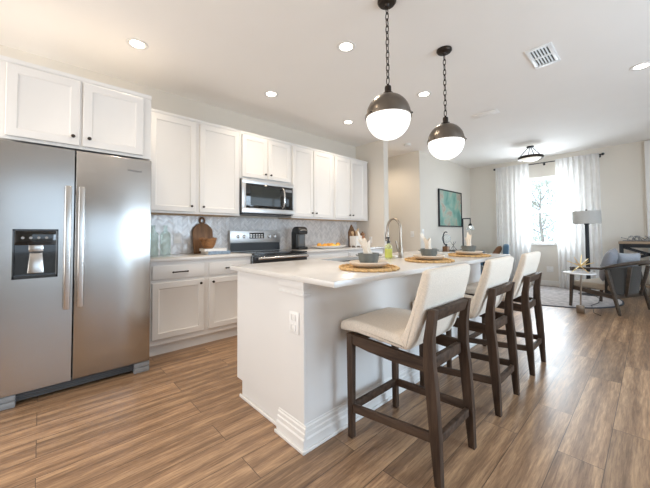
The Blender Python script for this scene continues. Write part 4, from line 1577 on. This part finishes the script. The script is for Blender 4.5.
def desk():
    t = thing('desk', 'slim black desk against the pale wall under the green painting', 'desk', (-2.80, 6.25, 0))
    MB().box(-0.27, 0.27, -0.62, 0.62, 0.735, 0.77, 0.004).build('desktop', BLKMET, t)
    for sx in (-1, 1):
        for sy in (-1, 1):
            MB().box(sx * 0.25 - 0.018, sx * 0.25 + 0.018, sy * 0.59 - 0.018, sy * 0.59 + 0.018, 0, 0.735, 0.003).build('leg', BLKMET, t)
    MB().box(-0.23, 0.23, -0.57, 0.57, 0.655, 0.735, 0.003).build('apron', BLKMET, t)


desk()


def desk_lamp():
    t = thing('desk_lamp', 'black angled desk lamp with clear glass shade on the desk', 'lamp', (-2.82, 6.78, 0.7705))
    MB().lathe([(0, 0), (0.075, 0), (0.075, 0.012), (0.02, 0.02), (0, 0.02)], 28).build('base', BLKMET, t)
    MB().box(-0.011, 0.011, -0.011, 0.011, 0.015, 0.70, 0.002).box(0.011, 0.17, -0.010, 0.010, 0.68, 0.70, 0.002).build('pole', BLKMET, t)
    MB().cyl((0.16, 0, 0.685), (0.16, 0, 0.58), 0.011).lathe([(0, 0.58), (0.018, 0.58), (0.042, 0.545), (0.044, 0.535), (0, 0.535)], 24, (0.16, 0, 0)).build('socket', BLKMET, t)
    MB().lathe([(0.04, 0.535), (0.065, 0.49), (0.08, 0.44), (0.077, 0.44), (0.062, 0.49), (0.037, 0.533)], 28, (0.16, 0, 0), close=True).build('glass_shade', CLEARGL, t, label='clear flared glass shade')
    MB().ball((0.16, 0, 0.50), 0.024, 1, 1, 1.2, 2).build('bulb', OPAL, t)


desk_lamp()


def desk_clock():
    t = thing('desk_globe', 'small armillary globe with dark ring on a wooden block, on the desk', 'ornament', (-2.80, 5.92, 0.7705))
    MB().box(-0.05, 0.05, -0.055, 0.055, 0, 0.11, 0.004).build('block', BOARDW, t, label='brown wooden block')
    MB().lathe([(0, 0.11), (0.03, 0.11), (0.012, 0.135), (0.012, 0.16), (0, 0.16)], 18).build('stem', BLKMET, t)
    MB().tube([(0.02 * math.cos(R(a)) * 0, 0.125 * math.cos(R(a)), 0.27 + 0.13 * math.sin(R(a))) for a in range(70, 292, 12)], 0.012, 10).build('arc', BLKMET, t)
    MB().ball((0, 0.01, 0.265), 0.088, sub=3).build('globe', CLEARGL, t, label='clear glass globe')


desk_clock()
dn = MB()
for k in range(3):
    a = 2 * PI * k / 3
    dn.tube([(0.09 * math.cos(a), 0.09 * math.sin(a), 0.006), (0, 0, 0.12), (-0.06 * math.cos(a), -0.06 * math.sin(a), 0.20)], 0.0035, 6)
tag(dn.build('wire_ornament', BLKMET, None, (-2.78, 6.2, 0.7705)), 'crossed dark wire ornament on the desk, between globe and lamp', 'ornament')


def side_chair():
    t = thing('desk_chair', 'dark grey low-backed chair pulled up to the desk', 'chair', (-2.52, 6.30, 0), R(-90))
    MB().box(-0.23, 0.23, -0.23, 0.23, 0.42, 0.49, 0.02, 3).build('seat', CHARF, t)
    MB().box(-0.20, 0.20, 0.19, 0.25, 0.56, 0.80, 0.02, 3).build('backrest', CHARF, t)
    for sx in (-1, 1):
        MB().bar((sx * 0.19, 0.21, 0.44), (sx * 0.18, 0.225, 0.60), 0.02, 0.02).build('back_post', BLKMET, t)
        for sy in (-1, 1):
            MB().bar((sx * 0.23, sy * 0.23, 0), (sx * 0.20, sy * 0.20, 0.425), 0.022, 0.022, 0.032, 0.032).build('leg', BLKMET, t)


side_chair()


def arm_chair():
    t = thing('armchair', 'dusty blue upholstered armchair in the far corner left of the curtains', 'chair', (-2.47, 7.32, 0), R(16))
    MB().box(-0.30, 0.24, -0.26, 0.26, 0.24, 0.44, 0.04, 3).build('seat', BLUEF, t)
    MB().hexa([(0.22, -0.29, 0.26), (0.34, -0.29, 0.26), (0.34, 0.29, 0.26), (0.22, 0.29, 0.26)], [(0.27, -0.27, 0.90), (0.38, -0.27, 0.90), (0.38, 0.27, 0.90), (0.27, 0.27, 0.90)], 0.045, 4).build('backrest', BLUEF, t)
    for sy in (-1, 1):
        MB().box(-0.30, 0.22, sy * 0.27, sy * 0.33, 0.24, 0.60, 0.025, 3).build('arm', BLUEF, t)
        for sx in (-1, 1):
            MB().bar((sx * 0.26, sy * 0.26, 0), (sx * 0.25, sy * 0.25, 0.25), 0.03, 0.03, 0.04, 0.04).build('leg', LOUNGEW, t)


arm_chair()


def pillow(name, label, cat, m, w_, h_, d_, loc, rot, group=None):
    b = MB()
    n = 14
    top, bot = [], []
    for i in range(n + 1):
        rt, rb = [], []
        for j in range(n + 1):
            u, v = 2 * i / n - 1, 2 * j / n - 1
            f = max(0.0, (1 - u ** 4) * (1 - v ** 4)) ** 0.5
            pinch = 1 - 0.07 * (u * u * (1 - v * v) + v * v * (1 - u * u)) 
            x, z = u * w_ / 2 * pinch, v * h_ / 2 * pinch
            th = d_ / 2 * f
            rt.append(b.bm.verts.new((x, th, z)))
            rb.append(b.bm.verts.new((x, -th, z)))
        top.append(rt)
        bot.append(rb)
    for i in range(n):
        for j in range(n):
            b.bm.faces.new([top[i][j], top[i][j + 1], top[i + 1][j + 1], top[i + 1][j]])
            b.bm.faces.new([bot[i][j], bot[i + 1][j], bot[i + 1][j + 1], bot[i][j + 1]])
    bmesh.ops.remove_doubles(b.bm, verts=b.bm.verts[:], dist=1e-4)
    bmesh.ops.recalc_face_normals(b.bm, faces=b.bm.faces[:])
    o = b.build(name, m, None, loc, rot, smooth=80)
    return tag(o, label, cat, group)


pillow('throw_pillow', 'brown leather throw pillow leaning on the blue armchair back', 'pillow', LEATHER, 0.40, 0.40, 0.13, (-2.345, 7.34, 0.69), (R(-30), 0, R(-74)))

# ------------------------------------------------------------------ rug, lounge chair, lamp, tables
rg = thing('area_rug', 'round pale grey rug with dark binding in front of the far window', 'rug', (-1.38, 6.80, 0))
MB().lathe([(0, 0.0005), (1.035, 0.0005), (1.035, 0.012), (0, 0.013)], 90).build('pile', RUGM, rg)
MB().lathe([(1.035, 0.0005), (1.06, 0.0005), (1.06, 0.012), (1.035, 0.013)], 90, close=True).build('binding', RUGE, rg, label='dark edge binding')

LC = (-0.47, 6.25)
LR = R(-22.4)


def lounge():
    t = thing('lounge_chair', 'dark wood lounge chair with curved back rail and charcoal upholstery', 'chair', (LC[0], LC[1], 0.0), LR)
    z0 = 0.0
    hy = 0.38
    for s in (-1, 1):
        fz = 0.0135 if True else 0
        MB().bar((-0.285, s * hy, fz), (-0.245, s * hy, 0.59), 0.030, 0.034, 0.040, 0.055, up=(0, 1, 0), bev=0.004).build('leg', LOUNGEW, t)
        MB().bar((0.315, s * (hy - 0.01), fz if s > 0 else 0.0), (0.19, s * hy, 0.61), 0.030, 0.034, 0.042, 0.06, up=(0, 1, 0), bev=0.004).build('leg', LOUNGEW, t)
        MB().bar((-0.27, s * (hy - 0.02), 0.30), (0.24, s * (hy - 0.02), 0.24), 0.028, 0.06, up=(0, 0, 1), bev=0.004).build('side_rail', LOUNGEW, t)
    MB().bar((-0.27, -hy + 0.02, 0.29), (-0.27, hy - 0.02, 0.29), 0.03, 0.06, bev=0.004).build('front_rail', LOUNGEW, t)
    MB().bar((0.24, -hy + 0.02, 0.235), (0.24, hy - 0.02, 0.235), 0.03, 0.06, bev=0.004).build('rear_rail', LOUNGEW, t)
    # horseshoe arm and back rail
    path, rad = [], []
    for k in range(0, 5):
        path.append((-0.27 + 0.09 * k, -hy - 0.005, 0.600 + 0.005 * k))
        rad.append(0.022)
    for k in range(0, 17):
        a = -PI / 2 + PI * k / 16
        path.append((0.13 + 0.30 * math.cos(a), (hy + 0.005) * math.sin(a), 0.622 + 0.10 * math.cos(a) ** 0.8 if math.cos(a) > 1e-6 else 0.622))
        rad.append(0.024 + 0.012 * max(0, math.cos(a)))
    for k in range(4, -1, -1):
        path.append((-0.27 + 0.09 * k, hy + 0.005, 0.600 + 0.005 * k))
        rad.append(0.022)
    MB().tube(path, rad, 12, False, 0.75).build('arm_and_back_rail', LOUNGEW, t)
    # upholstered wrap-around back
    m = MB()
    n = 20
    rows = []
    for zz, off in ((0.27, -0.03), (0.45, 0.0), (0.61, 0.02)):
        for side in (0, 1):
            r = []
            for k in range(n + 1):
                a = -PI * 0.44 + PI * 0.88 * k / n
                ex = 0.24 + off - (0.05 if side else 0)
                top = zz + (0.05 * math.cos(a) if zz > 0.5 else 0)
                r.append(m.bm.verts.new((0.10 + ex * math.cos(a), (0.352 - (0.035 if side else 0)) * math.sin(a), top)))
            rows.append(r)
    order = [0, 2, 4, 5, 3, 1]
    for i in range(6):
        A, B = rows[order[i]], rows[order[(i + 1) % 6]]
        for k in range(n):
            m.bm.faces.new([A[k], A[k + 1], B[k + 1], B[k]])
    m.bm.faces.new([rows[o][0] for o in order])
    m.bm.faces.new([rows[o][n] for o in order][::-1])
    bmesh.ops.recalc_face_normals(m.bm, faces=m.bm.faces[:])
    m.build('backrest', CHARF, t, smooth=60, label='charcoal woven backrest')
    for ang in (-0.62, 0.62):
        c, s = math.cos(ang), math.sin(ang)
        MB().bar((0.30, 0.30 * math.sin(ang) * 1.0, 0.24), (0.13 + 0.30 * c, 0.385 * s, 0.66), 0.03, 0.02, 0.045, 0.026, up=(0, 1, 0), bev=0.003).build('back_post', LOUNGEW, t)
    MB().box(-0.29, 0.22, -0.335, 0.335, 0.305, 0.40, 0.03, 4).build('seat_cushion', CREAMF, t, label='oat-coloured seat cushion')


lounge()


def Lw(x, y, z):
    c, s = math.cos(LR), math.sin(LR)
    return (LC[0] + c * x - s * y, LC[1] + s * x + c * y, z)


pillow('throw_pillow', 'plump grey throw pillow leaning in the lounge chair near its arm', 'pillow', GREYF, 0.42, 0.46, 0.15, Lw(0.06, -0.07, 0.665), (R(-14), R(8), LR + R(-72)), 'pillows in the lounge chair')
pillow('throw_pillow', 'pale grey throw pillow at the back of the lounge chair', 'pillow', GREYF2, 0.36, 0.36, 0.12, Lw(0.15, 0.19, 0.665), (R(-16), 0, LR + R(-105)), 'pillows in the lounge chair')


def floor_lamp():
    t = thing('floor_lamp', 'floor lamp with thick dark pole and grey drum shade before the curtain', 'lamp', (-0.80, 7.30, 0))
    MB().lathe([(0, 0.0005), (0.15, 0.0005), (0.15, 0.02), (0.03, 0.035), (0, 0.035)], 36).build('base', BLKMET, t)
    MB().lathe([(0, 0.03), (0.032, 0.03), (0.030, 1.28), (0.040, 1.285), (0.040, 1.31), (0.026, 1.335), (0.01, 1.34), (0.008, 1.50), (0, 1.50)], 24).build('pole', BLKMET, t)
    MB().lathe([(0.205, 1.30), (0.205, 1.53), (0.201, 1.53), (0.201, 1.30)], 56, close=True).build('lamp_shade', SHADEF, t, smooth=60)
    sp = MB()
    for k in range(3):
        a = 2 * PI * k / 3
        sp.tube([(0, 0, 1.515), (0.202 * math.cos(a), 0.202 * math.sin(a), 1.515)], 0.003, 6)
    sp.lathe([(0, 1.50), (0.012, 1.50), (0.012, 1.54), (0.018, 1.555), (0, 1.565)], 14)
    sp.build('shade_spider', BLKMET, t)


floor_lamp()


def side_table():
    t = thing('side_table', 'small round white marble side table on a slim silver stem beside the lounge chair', 'side table', (-0.71, 5.60, 0))
    MB().lathe([(0, 0.557), (0.185, 0.557), (0.19, 0.561), (0.19, 0.571), (0.185, 0.575), (0, 0.575)], 56).build('tabletop', MARBLE, t)
    MB().cyl((0.0, 0.02, 0.10), (0.02, 0.0, 0.545), 0.010).build('stem', NICKEL, t)
    MB().box(-0.045, 0.045, -0.03, 0.03, 0.0, 0.11, 0.004).build('base', NICKEL, t)
    MB().lathe([(0, 0.545), (0.06, 0.545), (0.06, 0.557), (0, 0.557)], 20, (0.02, 0, 0)).build('bracket', NICKEL, t)


side_table()
sb = MB()
rnd = random.Random(9)
CEN = Vector((0, 0, 0.090))
dirs = [(1, 0.2, 0.35), (-1, -0.1, 0.45), (0.3, 1, 0.2), (-0.2, -1, 0.3), (0.75, -0.6, -0.62), (-0.7, 0.55, -0.62), (0.1, 0.2, 1), (-0.6, -0.7, -0.62), (0.6, 0.7, 0.75), (-0.55, 0.6, 0.85), (0.8, -0.7, 0.65)]
for d in dirs:
    v = Vector(d).normalized()
    L = 0.16 if v.z > -0.3 else 0.083 / abs(v.z)
    sb.tube([CEN, CEN + v * L], [0.006, 0.0045], 8)
sb.ball(CEN, 0.016, sub=2)
for v in sb.bm.verts:
    if v.co.z < 0:
        v.co.z = 0
tag(sb.build('starburst_ornament', GOLD, None, (-0.70, 5.60, 0.5755)), 'brass starburst ornament of crossed rods on the marble side table', 'ornament')


def console():
    t = thing('console_table', 'wood-topped dark metal console table with crossed braces behind the lounge chair', 'console table', (0.30, 7.62, 0.0))
    t.scale = (1, 1, 1.035)
    MB().box(-0.70, 0.70, -0.19, 0.19, 0.905, 0.945, 0.004).build('tabletop', OAKT, t, label='greyed oak top')
    for sx in (-1, 1):
        for sy in (-1, 1):
            MB().box(sx * 0.67 - 0.02, sx * 0.67 + 0.02, sy * 0.165 - 0.02, sy * 0.165 + 0.02, 0, 0.905, 0.003).build('leg', BLKMET, t)
    for sy in (-1, 1):
        MB().box(-0.65, 0.65, sy * 0.165 - 0.015, sy * 0.165 + 0.015, 0.845, 0.90, 0.003).build('rail', BLKMET, t)
        MB().box(-0.65, 0.65, sy * 0.165 - 0.015, sy * 0.165 + 0.015, 0.58, 0.615, 0.003).build('rail', BLKMET, t)
        for a, b in ((-0.65, 0.0), (0.0, 0.65)):
            MB().bar((a, sy * 0.165, 0.615), (b, sy * 0.165, 0.845), 0.02, 0.03).bar((a, sy * 0.165, 0.845), (b, sy * 0.165, 0.615), 0.02, 0.03).build('brace', BLKMET, t)
    MB().box(-0.65, 0.65, -0.16, 0.16, 0.20, 0.225, 0.003).build('shelf', OAKT, t)


console()
br = MB()
rnd = random.Random(21)
for k in range(26):
    x = rnd.uniform(-0.22, 0.22)
    p = [Vector((x, rnd.uniform(-0.06, 0.06), 0.012))]
    d = Vector((rnd.uniform(-1, 1), rnd.uniform(-0.4, 0.4), rnd.uniform(0.15, 0.9))).normalized()
    for s in range(3):
        d = (d + Vector((rnd.uniform(-0.5, 0.5), rnd.uniform(-0.3, 0.3), rnd.uniform(-0.3, 0.4)))).normalized()
        q = p[-1] + d * rnd.uniform(0.03, 0.05)
        q.z = min(max(q.z, 0.008), 0.09)
        p.append(q)
    br.tube(p, [0.007, 0.006, 0.005, 0.004], 6)
    br.ball(p[-1], 0.011, sub=1)
br.tube([(-0.26, 0, 0.010), (-0.1, 0.02, 0.012), (0.10, -0.01, 0.012), (0.27, 0.01, 0.011)], 0.009, 8)
tag(br.build('branch_garland', SILVB, None, (-0.09, 7.60, 0.979)), 'silvery grey branch garland lying along the console table', 'garland')

cord = MB().tube([(-0.70, 7.2, 0.018), (-0.62, 6.9, 0.018), (-0.60, 6.5, 0.018), (-0.66, 6.2, 0.018), (-0.62, 6.02, 0.018), (-0.58, 5.72, 0.005), (-0.50, 5.60, 0.005)], 0.004, 8)
tag(cord.build('power_cord', BLKMET), 'thin dark power cord trailing on the floor beside the side table', 'cord')


def coffee_table():
    t = thing('coffee_table', 'low round pale coffee table on dark legs behind the lounge chair', 'coffee table', (0.55, 6.75, 0))
    MB().lathe([(0, 0.38), (0.40, 0.38), (0.405, 0.385), (0.405, 0.405), (0.40, 0.41), (0, 0.41)], 56).build('tabletop', MARBLE, t)
    for k in range(3):
        a = 2 * PI * k / 3 + 0.3
        MB().bar((0.33 * math.cos(a), 0.33 * math.sin(a), 0), (0.22 * math.cos(a), 0.22 * math.sin(a), 0.38), 0.025, 0.025, 0.04, 0.04).build('leg', LOUNGEW, t)


coffee_table()
